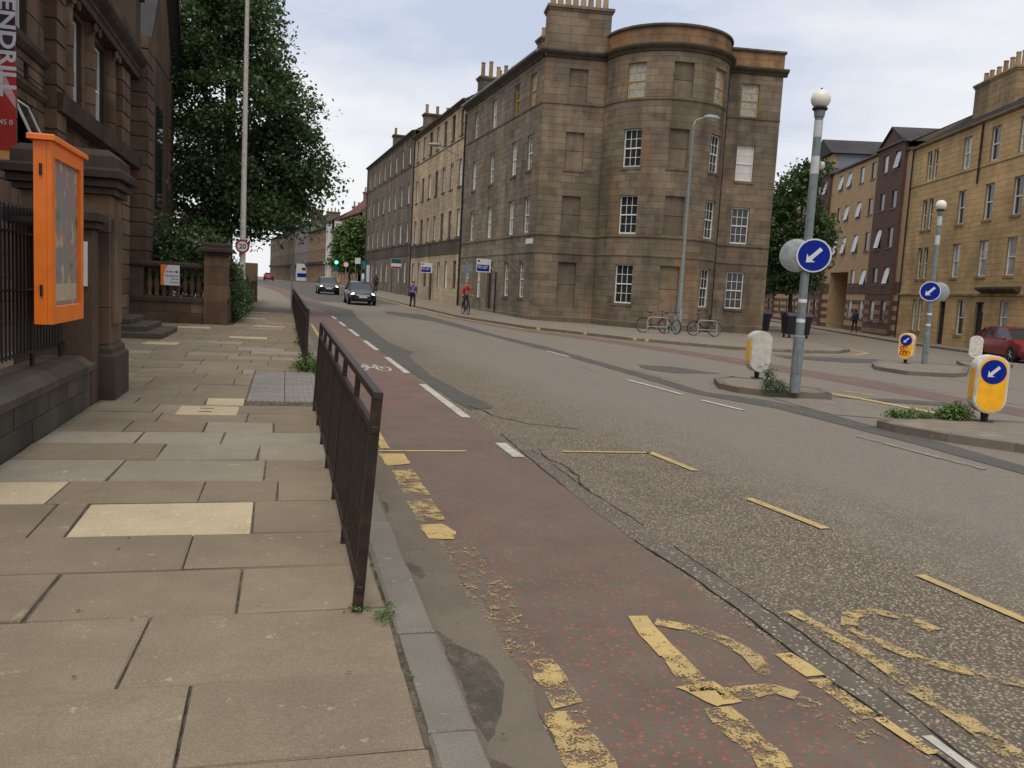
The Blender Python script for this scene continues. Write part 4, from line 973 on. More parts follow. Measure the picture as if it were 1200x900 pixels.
def terraces():
    S = Straight(FA, SD, SN)
    mc = [17.4+2.65*k for k in range(7)]
    m = terrace('terrace_building', 'honey coloured sandstone terrace beside the brown corner tenement', 16.35, 35.0, .25, 14.55, mc, [17.8, 20.66, 23.2, 28.4, 31, 33.7], 'ashlar_pale', 'trim_dark', 21, doors=(26.1,), frames=('white_paint', 'white_paint', 'brown_paint'))
    cx, cy = S(35.0, -2.4); chimney(m, cx, cy, atan2(SN[1], SN[0]), 3.4, .9, 14.7, 16.9, 4, 'ashlar_dark', cap='trim_dark')
    cx, cy = S(20.0, -3.0); chimney(m, cx, cy, atan2(SN[1], SN[0]), 1.2, .8, 15.4, 16.9, 2, 'ashlar_dark', cap='trim_dark')
    dc = [37.4+3.68*k for k in range(8)]
    d = terrace('terrace_building', 'soot darkened terrace ending at the teal shopfront', 35.05, 65.0, .5, 15.3, dc, [38, 41.5, 48.9, 52.4, 56, 59.5], 'ashlar_dark', 'trim_dark', 22, doors=(45.2,), win_w=1.05)
    cx, cy = S(52.0, -2.0); chimney(d, cx, cy, atan2(SN[1], SN[0]), 2.4, .9, 15.6, 17.6, 2, 'ashlar_dark', cap='trim_dark')
    # teal shopfront at the far end
    b = MB(); strip_box(b, S, 61.6, 64.9, .02, .45, .35, 4.1); sh = b.build('shopfront', 'teal', d)
    b = MB(); strip_box(b, S, 62.1, 64.4, .45, .47, 1.1, 3.1); b.build('shop_window', 'glass', sh)
    b = MB(); strip_box(b, S, 60.9, 61.5, .02, .3, .35, 3.6); b.build('white_pilaster', 'whitewall', d)
terraces()

# ------------------------------------------------------------------ right-hand side street
RO = (39.2, 42.94); RD = (.309, .951); RN = (-.951, .309)
def tenement():
    P = Straight(RO, RD, RN); r = thing('tenement', 'golden sandstone tenement behind the red car', 'building', (RO[0], RO[1], -.55)); rng = random.Random(8)
    u0, u1, ev = -16.0, 9.5, 12.7
    rows = [(.3, 2.42), (3.75, 5.82), (6.98, 9.03), (10.3, 12.2)]
    ops = []
    for i, (a, c) in enumerate(rows):
        ops += [(5.35, 6.02, a, c, 'win'), (6.30, 7.0, a, c, 'win')]
        if i: ops += [(.8, 1.8, a, c, 'win'), (-2.6, -1.55, a, c, 'win'), (-5.7, -4.65, a, c, 'win'), (-9.0, -8.0, a, c, 'win'), (-12.5, -11.5, a, c, 'win')]
        else: ops += [(-.6, .4, a, c, 'win'), (-5.6, -4.65, a+.3, c, 'win'), (1.95, 2.85, -.4, 2.3, 'door'), (-9.0, -8.0, a, c, 'win'), (-2.9, -1.9, -.4, 2.3, 'door')]
    facade(r, P, u0, u1, -1.2, ev, ops, 'ashlar_gold', 'joint_gold', .33, (.55, 1.0), seed=31, zbreaks=(2.68, 10.1))
    for o in ops:
        if o[4] == 'door': put_door(r, P, o, 'dark_door')
        else: put_window(r, P, o, 'white_paint', rng.choice(('glass', 'curtain_glass', 'curtain_glass', 'glass')), 1, 1, 'trim_gold' if o[2] < 10 else None)
    for z, d, h in ((2.62, .12, .2), (10.05, .06, .12)): sweep(P, u0, u1, [(0, z), (d, z+.04), (d, z+h-.04), (0, z+h)]).build('string_course', 'trim_gold', r)
    b = sweep(P, -6.6, -2.4, [(0, 2.84), (.2, 2.88), (.42, 3.02), (.42, 3.12), (0, 3.18)]); b.build('door_hood', 'trim_dark', r)
    sweep(P, u0, u1, [(0, ev-.08), (.08, ev-.04), (.22, ev+.04), (.22, ev+.12), (0, ev+.16)]).build('eaves_cornice', 'trim_gold', r)
    body_walls(r, P, u0, u1, 11, -1.2, ev, 'ashlar_gold'); roof_gable(r, P, u0, u1, 11, ev+.14, 16.3)
    cx, cy = P(3.3, -2.6); chimney(r, cx, cy, atan2(RD[1], RD[0]), 5.2, 1.0, 14.2, 16.2, 7, 'trim_gold', poth=.9, cap='trim_gold')
    cx, cy = P(8.9, -4.6); chimney(r, cx, cy, atan2(RD[1], RD[0]), 1.6, .9, 15.3, 16.7, 2, 'trim_gold', poth=1.0, cap='trim_gold')
    x, y = P(-.55, .09); pipe(r, [(x, y, ev), (x, y, 9.2)], .055); x, y = P(9.3, .09); pipe(r, [(x, y, ev), (x, y, -.5)], .05)
    # rooflight
    a = P(-6.0, -1.8); b = MB(); q = [P(-6.6, -1.2), P(-5.4, -1.2), P(-5.4, -2.4), P(-6.6, -2.4)]; zz = [ev+.14+.66*k for k in (1.2, 1.2, 2.4, 2.4)]
    b.raw([(x, y, z+.1) for (x, y), z in zip(q, zz)]+[(x, y, z-.1) for (x, y), z in zip(q, zz)], [(0, 1, 2, 3), (0, 4, 5, 1), (1, 5, 6, 2), (2, 6, 7, 3), (3, 7, 4, 0)]); b.build('rooflight', 'lead', r)
    return r
tenement()
def flats():
    P = Straight(RO, RD, RN); x, y = P(9.6, 0); r = thing('apartment_block', 'buff and dark brown brick apartment block with archway', 'building', (x, y, -.55)); rng = random.Random(9)
    secs = [(9.55, 10.5, 0, 'brick_yellow', 12.9, ()), (10.5, 15.6, .25, 'brick_brown', 13.6, ((11.1, 12.2), (13.4, 14.5))), (15.6, 27.5, 0, 'brick_yellow', 13.5, ((16.6, 17.7), (19.2, 20.3), (22.2, 23.2), (24.4, 25.4))), (27.5, 32.2, .25, 'brick_brown', 13.6, ((28.2, 29.2), (30.2, 31.2))), (32.2, 45, 0, 'brick_yellow', 13.4, ((33.2, 34.2), (36, 37), (39, 40), (42, 43))), (45, 62, .2, 'brick_brown', 13.4, ((46, 47), (49, 50), (53, 54), (57, 58)))]
    rows = [(.7, 2.2), (3.4, 4.7), (6.1, 7.6), (8.95, 10.25), (11.75, 13.05)]
    wm = {}
    def win(u, w, a, c, off, tilt):
        key = round(c-a, 2), tilt
        if key not in wm:
            W, H = 1.0, c-a; t = .06
            b = MB(); b.box(-W/2, -W/2+t, .06, .14, 0, H); b.box(W/2-t, W/2, .06, .14, 0, H); b.box(-W/2, W/2, .06, .14, H-t, H); b.box(-W/2, W/2, .06, .14, 0, t)
            f = b.mesh('window_frame', 'brown_paint')
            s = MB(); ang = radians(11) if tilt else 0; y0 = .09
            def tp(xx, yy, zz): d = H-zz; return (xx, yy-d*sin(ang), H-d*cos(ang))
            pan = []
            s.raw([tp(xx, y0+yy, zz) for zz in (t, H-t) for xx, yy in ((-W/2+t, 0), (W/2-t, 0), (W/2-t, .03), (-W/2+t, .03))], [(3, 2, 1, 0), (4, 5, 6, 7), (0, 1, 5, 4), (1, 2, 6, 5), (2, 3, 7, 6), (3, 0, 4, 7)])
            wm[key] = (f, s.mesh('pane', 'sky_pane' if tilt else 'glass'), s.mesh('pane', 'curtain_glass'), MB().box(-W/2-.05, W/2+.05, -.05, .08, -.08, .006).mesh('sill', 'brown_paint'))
        f, p1, p2, sl = wm[key]; xx, yy = P((u+w)/2, off); rl = r.location
        o = inst('window', f, r, (xx-rl[0], yy-rl[1], a-rl[2]), norm_angle(RN)); inst('pane', p1 if rng.random() < .7 else p2, o); inst('sill', sl, o)
    for (u0, u1, off, mat, ev, cols) in secs:
        Q = Straight(P(0, off), RD, RN); ops = []
        for i, (a, c) in enumerate(rows):
            for (p, q) in cols:
                if (20.6 < (p+q)/2 < 25.8) and i < 2: continue
                ops.append((p+.05, q-.05, a, c, 'win', .05))
        if u0 == 15.6: ops.append((20.8, 25.6, -1.2, 4.6, 'arch', 5.0))
        facade(r, Q, u0, u1, -1.2, ev, ops, mat, mat, blocks=False, depth=.05)
        for o in ops:
            if o[4] == 'win': win(o[0], o[1], o[2], o[3], off, rng.random() < .42 and o[2] > 3)
        # banded brick courses of the ground floor
        for k, z in enumerate((-.2, .55, 1.2, 1.9, 2.7)):
            u = u0; cuts = sorted([(o[0], o[1]) for o in ops if o[2] < z+.15 < o[3]])+[(u1, u1)]
            for (s, e) in cuts:
                if s-u > .1:
                    b = MB(); strip_box(b, Q, u+.01, s-.01, 0, .02, z, z+.33 if k < 4 else z+.9); b.build('brick_band', 'brick_brown' if mat != 'brick_brown' else 'brick_orange' if k < 4 else 'brick_brown', r)
                u = max(u, e)
        if u0 == 15.6:
            b = MB(); strip_box(b, Q, 20.85, 25.55, -4.9, -4.8, -1.2, 4.6); b.build('passage_back', 'dark_door', r)
        if off:
            # side returns of the projecting bays
            for u in (u0, u1):
                b = MB(); A = P(u, 0); B = P(u, off); b.face([(A[0], A[1], -1.2), (B[0], B[1], -1.2), (B[0], B[1], ev), (A[0], A[1], ev)])
                b.build('bay_return', mat, r)
            um = (u0+u1)/2; b = MB(); A, B, C_ = P(u0-.2, off+.02), P(u1+.2, off+.02), P(um, off+.02); pk = ev+1.35
            b.face([(A[0], A[1], ev), (B[0], B[1], ev), (C_[0], C_[1], pk)]); b.build('gable', 'brick_brown', r)
            b = MB(); D_, E_, G_ = P(u0-.3, off+.15), P(u1+.3, off+.15), P(um, off+.15); D2, E2, G2 = P(u0-.3, -4), P(u1+.3, -4), P(um, -4)
            for X, X2 in ((D_, D2), (E_, E2)):
                b.raw([(X[0], X[1], ev-.1), (G_[0], G_[1], pk+.05), (G2[0], G2[1], pk+.05), (X2[0], X2[1], ev-.1), (X[0], X[1], ev-.2), (G_[0], G_[1], pk-.07)], [(0, 1, 2, 3), (4, 5, 1, 0)])
            b.build('gable_roof', 'slate', r)
        b = sweep(Q, u0, u1, [(0, ev-.02), (.16, ev-.02), (.18, ev+.1), (0, ev+.14)]); b.build('eaves', 'brown_paint', r)
    body_walls(r, P, 9.55, 62, 12, -1.2, 13.2, 'brick_yellow'); roof_gable(r, P, 9.55, 62, 12, 13.4, 16.4)
    # taller dormer block with lead cheek
    Q = Straight(P(0, .0), RD, RN)
    b = MB(); A = [P(u, o) for u, o in ((28.5, -.2), (34.5, -.2), (34.5, -7), (28.5, -7))]
    b.prism(A, 13.4, 15.6); dm = b.build('dormer', 'brick_yellow', r)
    b = MB(); um = 31.5; z0, z1 = 15.55, 17.3; q = [P(28.1, .1), P(34.9, .1), P(um, .1), P(28.1, -7.2), P(34.9, -7.2), P(um, -7.2)]
    b.raw([(q[0][0], q[0][1], z0), (q[1][0], q[1][1], z0), (q[2][0], q[2][1], z1), (q[3][0], q[3][1], z0), (q[4][0], q[4][1], z0), (q[5][0], q[5][1], z1)], [(0, 2, 5, 3), (1, 4, 5, 2), (0, 1, 2), (3, 5, 4)]); b.build('dormer_roof', 'slate', dm)
    b = MB(); A = [P(28.42, -.6), P(28.42, -5.5)]; b.face([(A[0][0], A[0][1], 14.0), (A[1][0], A[1][1], 15.4), (A[1][0], A[1][1], 15.5), (A[0][0], A[0][1], 15.5)]); b.build('lead_cheek', 'lead', dm)
    return r
flats()

# ------------------------------------------------------------------ left-hand public building, its wall, gate pier and balustrade
def rust_pier(root, x0, x1, y0, y1, z0, z1, mat, name='quoin_block', h=.42, gap=.018, core='black_trim'):
    """rusticated pier: deep blocks over a recessed core"""
    b = MB(); b.box(x0, x1-.03, y0+.03, y1-.03, z0, z1); b.build('pier_core', core, root)
    n = int(round((z1-z0)/h)); rng = random.Random(int(y0*10))
    for k in range(n):
        za, zc = z0+(z1-z0)*k/n, z0+(z1-z0)*(k+1)/n
        m = MB(); e = rng.uniform(-.006, .006); m.box(x0, x1+e, y0+e, y1-e, za+gap, zc-gap, .02); m.build(name, mat, root)
def left_building():
    r = thing('public_building', 'soot blackened stone hall with banded columns behind the iron railings', 'building', (-4.7, 16, 0))
    P = Straight((-4.7, 0), (0, 1), (1, 0)); Z1 = 7.2
    ops = [(16.95, 18.0, 5.65, 7.1, 'win', .2), (17.35, 18.25, 3.7, 4.5, 'awn', .15), (17.35, 18.25, 1.7, 3.45, 'win', .2), (21.2, 22.4, 5.0, 7.1, 'win', .12), (23.4, 24.95, 5.0, 7.1, 'win', .12), (17.75, 18.08, 4.9, 5.2, 'vent', .1),
           (13.2, 14.3, 5.65, 7.1, 'win', .2), (13.2, 14.3, 1.7, 3.45, 'win', .2), (9.4, 10.5, 5.65, 7.1, 'win', .2), (9.4, 10.5, 1.7, 3.45, 'win', .2), (21.0, 23.0, .5, 3.4, 'door', .5)]
    facade(r, P, 3, 29.0, -.1, Z1, ops, 'black_stone', 'black_trim', .42, (.6, 1.1), indiv=240, seed=51, proud=.03, gap=.012, zbreaks=(4.7, 5.4))
    for o in ops:
        if o[4] == 'win': put_window(r, P, o, 'white_paint', 'glass', 2 if o[0] < 20 else 1, 1, 'black_trim')
        if o[4] == 'door': put_door(r, P, o)
        if o[4] == 'awn':
            b = MB(); W, H = .88, .78; ang = radians(24)
            def tp(x, y, z): d = H-z; return (x, y-d*sin(ang), H-d*cos(ang))
            for (xa, xb, za, zb) in ((-W/2, -W/2+.05, 0, H), (W/2-.05, W/2, 0, H), (-W/2, W/2, 0, .05), (-W/2, W/2, H-.05, H)):
                b.raw([tp(x, y, z) for z in (za, zb) for x, y in ((xa, .02), (xb, .02), (xb, .06), (xa, .06))], [(3, 2, 1, 0), (4, 5, 6, 7), (0, 1, 5, 4), (1, 2, 6, 5), (2, 3, 7, 6), (3, 0, 4, 7)])
            w = b.build('hopper_window', 'white_paint', r, (0, 0, 0)); w.location = (0, 1.8, 3.71); w.rotation_euler = (0, 0, pi/2)
            g = MB(); g.face([tp(x, .04, z) for x, z in ((-W/2+.05, .05), (W/2-.05, .05), (W/2-.05, H-.05), (-W/2+.05, H-.05))]); g.build('pane', 'glass', w, (0, 0, 0))
    for z, d, h in ((4.66, .12, .16), (5.34, .16, .2)): sweep(P, 3, 19.1, [(0, z), (d*.5, z+.02), (d, z+h*.6), (d, z+h), (0, z+h+.04)]).build('sill_moulding', 'black_trim', r)
    sweep(P, 19.1, 29, [(0, 4.55), (.35, 4.6), (.4, 4.95), (0, 4.98)]).build('sill_moulding', 'black_trim', r)
    rust_pier(r, -4.72, -4.44, 19.1, 19.85, 0, 7.2, 'black_stone')
    rust_pier(r, -4.72, -4.5, 26.5, 27.7, 0, 7.2, 'black_stone')
    rust_pier(r, -4.72, -4.15, 28.6, 29.9, 0, 8.6, 'black_stone')
    for y in (20.6, 22.75, 25.3):
        rad = .22
        for k in range(5):
            z = 4.97+k*.4; b = MB(); bulge = .02 if k % 2 else 0
            b.lathe([(rad-.012, z), (rad+bulge, z+.015), (rad+bulge, z+.385), (rad-.012, z+.4)], (-4.70, y, 0), 20); o = b.build('column_drum', 'black_stone', r); smooth_by_angle(o)
        b = MB(); b.lathe([(.23, 6.97), (.24, 7.05), (.30, 7.12), (.31, 7.2), (.24, 7.22)], (-4.70, y, 0), 20)
        cap = b.build('capital', 'black_stone', r)
        for sgn in (-1, 1): MB().torus((-4.42, y+sgn*.24, 7.1), .075, .04, 'x', 14, 6).build('volute', 'black_stone', cap)
        MB().box(-4.72, -4.655, y-.28, y+.28, 4.97, 7.2, .01).build('pilaster', 'black_stone', r)
    # entablature, blocking course, slate roof
    sweep(P, 3, 28.5, [(-.2, 7.2), (.34, 7.2), (.34, 7.38), (.37, 7.40), (.37, 7.5), (.5, 7.62), (.56, 7.72), (.56, 7.78), (-.2, 7.82)]).build('cornice', 'black_trim', r)
    b = MB(); b.box(-5.2, -4.5, 3, 26.6, 7.8, 8.5); b.build('blocking_course', 'black_stone', r)
    b = MB(); b.box(-4.95, -4.2, 26.6, 27.5, 7.8, 9.2, .03); b.box(-5.0, -4.1, 26.5, 27.6, 9.2, 9.45, .03); b.build('finial_block', 'black_trim', r)
    b = MB(); b.raw([(-4.9, 3, 8.3), (-4.9, 30, 8.3), (-9, 30, 12.6), (-9, 3, 12.6), (-13, 3, 8.3), (-13, 30, 8.3)], [(0, 1, 2, 3), (3, 2, 5, 4), (1, 5, 2), (0, 3, 4)]); b.build('roof', 'slate', r)
    # gabled wing further up the street
    b = MB(); b.box(-13, -4.62, 30.2, 38.2, -.1, 9.0); b.build('wing_wall', 'black_stone', r)
    n = 10
    for k in range(n):
        za, zc = k*.9, (k+1)*.9-.03
        for (ya, yb) in ((30.3, 31.3), (37.0, 38.1)): MB().box(-4.63, -4.55, ya, yb, za, zc, .015).build('quoin_block', 'black_stone', r)
    ym, zr = 34.3, 14.5
    b = MB(); b.raw([(-4.6, 30.2, 9.0), (-4.6, 38.2, 9.0), (-4.6, ym, zr-.7)], [(0, 1, 2)]); b.build('wing_gable', 'black_stone', r)
    b = MB(); b.raw([(-4.2, 29.6, 8.75), (-4.2, ym, zr), (-13, ym, zr), (-13, 29.6, 8.75), (-4.2, 38.9, 8.75), (-13, 38.9, 8.75), (-4.2, 29.6, 8.5), (-4.2, ym, zr-.3), (-4.2, 38.9, 8.5)], [(0, 1, 2, 3), (1, 4, 5, 2), (6, 7, 1, 0), (7, 8, 4, 1)]); b.build('wing_roof', 'slate', r)
    o = (34.3, 6.6); b = MB()
    b.box(-4.63, -4.56, 33.6, 35.0, 4.0, 7.4); w = b.build('wing_window', 'glass', r); MB().box(-4.6, -4.5, 33.4, 35.2, 3.85, 4.0).build('sill', 'black_trim', w)
    b = MB(); b.face([(-13, 3, -.1), (-13, 38.2, -.1), (-13, 38.2, 9.4), (-13, 3, 9.4)]); b.build('rear_wall', 'black_stone', r)
    b = MB(); b.face([(-13, 3, -.1), (-4.7, 3, -.1), (-4.7, 3, 9.4), (-13, 3, 9.4)]); b.build('end_wall', 'black_stone', r)
    return r
left_building()
def boundary_wall():
    r = thing('boundary_wall', 'low grimy stone wall under the black iron railings', 'wall', (-2.3, 7, 0)); rng = random.Random(6)
    MB().box(-2.6, -2.17, 2.5, 10.75, -.1, .40).build('wall_core', 'joint', r)
    for k, (za, zc) in enumerate(((-.02, .2), (.2, .4))):
        y = 2.5
        while y < 10.74:
            e = min(10.75, y+rng.uniform(.6, 1.1)); e = 10.75 if 10.75-e < .3 else e
            MB().box(-2.22, -2.13+rng.uniform(-.008, .008), y+.006, e-.006, za+.005, zc-.005, .008).build('stone_block', 'wall_stone', r); y = e
    y = 2.5
    while y < 10.74:
        e = min(10.75, y+rng.uniform(1.0, 1.5)); e = 10.75 if 10.75-e < .4 else e
        b = MB(); b.ext([(-2.66, .40), (-2.10, .40), (-2.10, .47), (-2.22, .56), (-2.60, .56)], 'y', y+.004, e-.004); b.build('coping_stone', 'wall_stone', r); y = e
    i = thing('iron_railings', 'black iron railings standing on the low stone wall', 'railing', (-2.42, 7, .56))
    bar = MB().tube((0, 0, .12), (0, 0, 1.42), .012, .012, 6); bar.tube((0, 0, 1.42), (0, 0, 1.55), .022, .002, 6); bm_ = bar.mesh('bar', 'iron')
    y = 2.6
    while y < 10.7: inst('bar', bm_, i, (0, y-7, 0)); y += .115
    for z in (.14, .75, 1.28): MB().box(-.02, .02, -4.5, 3.72, z, z+.018).build('rail', 'iron', i, (0, 0, 0))
    for y in (3.0, 4.6, 6.2, 7.8, 9.4, 10.5): MB().tube((0, y-7, -.02), (0, y-7, 1.5), .022, .022, 8).build('standard', 'iron', i, (0, 0, 0))
    # gate pier
    g = thing('gate_pier', 'tall blackened stone gate pier with moulded cap', 'pier', (-2.45, 11.4, 0))
    MB().box(-3.02, -1.94, 10.98, 11.92, -.1, .55, .03).build('plinth', 'black_trim', g); MB().box(-2.98, -1.98, 11.02, 11.88, .55, .66, .05).build('plinth_moulding', 'black_trim', g)
    z = .66
    for k in range(4):
        h = (2.42-.66)/4; MB().box(-2.95, -2.02, 11.06, 11.84, z+.004, z+h-.004, .008).build('stone_block', 'black_stone', g); z += h
    MB().box(-2.02, -1.985, 11.2, 11.7, .9, 2.15, .01).build('panel', 'black_stone', g)
    b = MB(); b.box(-3.03, -1.96, 10.99, 11.91, 2.42, 2.50, .02); b.box(-3.08, -1.91, 10.94, 11.96, 2.50, 2.60, .03); b.box(-3.14, -1.85, 10.88, 12.02, 2.60, 2.71, .03); b.box(-3.04, -1.95, 10.98, 11.92, 2.71, 2.93, .08); b.build('cap', 'black_trim', g)
    MB().box(-2.9, -2.12, 10.62, 10.98, -.1, 2.0, .02).build('buttress', 'black_stone', g); b = MB(); b.box(-2.96, -2.06, 10.56, 11.0, 2.0, 2.08, .02); b.box(-3.0, -2.02, 10.52, 11.0, 2.08, 2.2, .03); b.build('buttress_cap', 'black_trim', g)
    n = tag(MB().box(-2.36, -2.16, 10.595, 10.615, 1.35, 1.85).build('notice', 'sign_white'), 'small white notice on the gate pier beside the orange case', 'notice')
    for k in range(3): MB().box(-2.34, -2.2, 10.593, 10.5945, 1.45+k*.12, 1.5+k*.12).build('print', 'black', n)
    # orange display case
    c = thing('poster_case', 'orange framed glazed poster case mounted over the railings', 'poster case', (-2.08, 8.95, 1.04))
    L0, L1, H = -.56, .66, 1.62
    b = MB(); b.box(-.06, .045, L0, L1, 0, H-.02, .008); b.build('case', 'orange', c, (0, 0, 0))
    b = MB(); t = .12
    for (ya, yb, za, zb) in ((L0, L0+t, .001, H-.021), (L1-t, L1, .001, H-.021), (L0+t, L1-t, .001, .16), (L0+t, L1-t, H-.15, H-.021)): b.box(.047, .085, ya, yb, za, zb, .006)
    b.build('door_frame', 'orange', c, (0, 0, 0)); MB().box(-.10, .12, L0-.05, L1+.06, H-.02, H+.03, .01).build('roof', 'orange', c, (0, 0, 0))
    MB().box(.047, .05, L0+t, L1-t, .16, H-.15).build('poster', 'poster', c, (0, 0, 0))
    p = MB(); p.box(.0505, .0515, -.40, .50, .20, .36); p.build('caption_strip', 'flag_pale', c, (0, 0, 0))
    for z in (.25, 1.3): MB().tube((.0, L0-.012, z), (.0, L0-.012, z+.1), .012, .012, 8).build('hinge', 'iron', c, (0, 0, 0))
    for y in (-.3, .4): MB().box(-.42, -.06, y, y+.05, .9, .95).build('bracket', 'iron', c, (0, 0, 0))
    # banner
    bn = thing('banner', 'tall red hanging banner with white lettering and yellow foot', 'banner', (-4.66, 15.0, 3.0))
    O = (0, 0, 3.0)
    for z in (3.05, 6.95): MB().tube((-.05, .03, z), (.64, .03, z), .02, .02, 8).build('arm', 'iron', bn, O)
    MB().box(.04, .60, .008, .022, 3.07, 6.93).build('cloth', 'red_print', bn, O)
    MB().box(.042, .598, .003, .007, 3.07, 3.27).build('yellow_foot', 'banner_yellow', bn, O)
    MB().box(.044, .596, .0, .002, 3.16, 3.185).build('yellow_stripe', 'banner_pink', bn, O)
    b = MB(); b.ext([(.042, 5.25), (.25, 4.9), (.46, 4.62), (.52, 4.66), (.598, 4.75), (.598, 6.92), (.042, 6.92)], 'y', .004, .0075); b.build('dark_field', 'banner_dark', bn, O)
    b = MB(); b.ext([(.045, 5.0), (.3, 4.35), (.597, 3.92), (.597, 4.08), (.36, 4.62), (.045, 5.2)], 'y', .003, .0055); b.build('light_streak', 'banner_pink', bn, O)
    text('lettering', 'ENDRILL', .31, bn, (.485, .0015, 2.55), (pi/2, pi/2, 0), 'sign_white', .001, 'LEFT', .008, 1.22)
    text('phone_number', '0845 0', .115, bn, (.27, .0015, .70), (pi/2, 0, 0), 'sign_white', .001, 'LEFT', 0, .9)
    # steps into the forecourt
    s = thing('entrance_steps', 'worn stone steps leading up to the hall entrance', 'steps', (-3.7, 22.3, 0))
    for k in range(3):
        b = MB(); b.box(-4.68, -2.72-k*.38, 21.0+k*.3, 23.9, k*.14-.02, (k+1)*.14-.002, .02); b.build('step', 'wall_stone', s)
boundary_wall()
def balustrade():
    r = thing('balustrade', 'blackened stone balustrade wall across the forecourt under the tree', 'balustrade', (-3.2, 28.4, 0)); rng = random.Random(12)
    MB().box(-4.9, -1.78, 28.26, 28.66, -.05, .66).build('base_core', 'black_trim', r)
    for k, (za, zc) in enumerate(((-.02, .32), (.32, .64))):
        x = -4.9
        while x < -1.8:
            e = min(-1.78, x+rng.uniform(.6, 1.0)); e = -1.78 if -1.78-e < .3 else e
            MB().box(x+.005, e-.005, 28.22, 28.3, za+.004, zc-.004, .006).build('stone_block', 'black_stone', r); x = e
    MB().box(-4.9, -1.74, 28.16, 28.74, .64, .80, .04).build('base_moulding', 'black_trim', r)
    bl = MB().lathe([(.085, 0), (.085, .06), (.05, .08), (.06, .14), (.092, .30), (.085, .42), (.048, .62), (.042, .74), (.07, .78), (.085, .80), (.085, .86)], n=12).mesh('baluster', 'black_stone', smooth=True)
    MB().box(-4.9, -4.2, 28.24, 28.66, .80, 1.66).build('panel_block', 'black_stone', r)
    x = -4.05
    while x < -2.5: inst('baluster', bl, r, (x+3.2, .05, .80)); x += .205
    b = MB(); b.ext([(28.14, 1.72), (28.2, 1.66), (28.70, 1.66), (28.76, 1.72), (28.76, 1.80), (28.62, 1.86), (28.28, 1.86), (28.14, 1.80)], 'x', -4.9, -2.46); b.build('hand_rail', 'black_trim', r)
    p = thing('end_pier', 'stone end pier with flat cap at the end of the balustrade', 'pier', (-2.1, 28.4, 0))
    z = -.02
    for h in (.7, .55, .55, .35): MB().box(-2.44, -1.74, 28.1, 28.8, z+.004, z+h-.004, .012).build('stone_block', 'black_stone', p); z += h
    b = MB(); b.box(-2.52, -1.66, 28.02, 28.88, z, z+.1, .03); b.box(-2.6, -1.58, 27.94, 28.96, z+.1, z+.22, .03); b.box(-2.48, -1.7, 28.06, 28.84, z+.22, z+.38, .05); b.build('cap', 'black_trim', p)
    # direction sign on the balusters
    s = thing('direction_sign', 'white direction sign with orange edge and arrow on the balustrade', 'sign', (-3.42, 28.14, 1.16))
    MB().box(-.27, .27, -.01, .02, -.02, .60).build('panel', 'sign_white', s, (0, 0, 0))
    b = MB(); b.ext([(-.268, -.018), (-.17, -.018), (-.19, .25), (-.14, .45), (-.06, .598), (-.268, .598)], 'y', -.013, -.0105); b.build('orange_edge', 'orange', s, (0, 0, 0))
    MB().box(.10, .20, -.013, -.0105, .385, .405).build('arrow_shaft', 'black', s, (0, 0, 0)); b = MB(); b.ext([(.17, .34), (.235, .395), (.17, .45), (.185, .395)], 'y', -.0135, -.0107); b.build('arrow_head', 'black', s, (0, 0, 0))
    for k, x in enumerate((-.12, -.03, .03)): MB().box(x, x+.05, -.013, -.0105, .37, .42).build('mark', 'magenta', s, (0, 0, 0))
    for k, w in enumerate(('Wheelchair', 'Ramp', 'Access')): text('lettering', w, .085, s, (.24, -.0108, .27-k*.095), (pi/2, 0, 0), 'black', .0006, 'RIGHT', .001)
    # low garden wall carrying on up the street behind the pole
    w = thing('garden_wall', 'dark ivy covered garden wall beyond the tall pole', 'wall', (-2.0, 36, 0))
    y = 28.9
    while y < 52:
        for k in range(3): MB().box(-2.15, -1.72+rng.uniform(-.01, .01), y+.006, y+1.14, -.05+k*.42, -.05+k*.42+.41, .01).build('stone_block', 'black_stone', w)
        MB().box(-2.2, -1.66, y+.004, y+1.146, 1.21, 1.34, .04).build('coping_stone', 'black_trim', w); y += 1.15
    MB().box(-2.45, -1.6, 52.1, 52.9, -.05, 2.3, .03).build('end_block', 'black_stone', w)
balustrade()

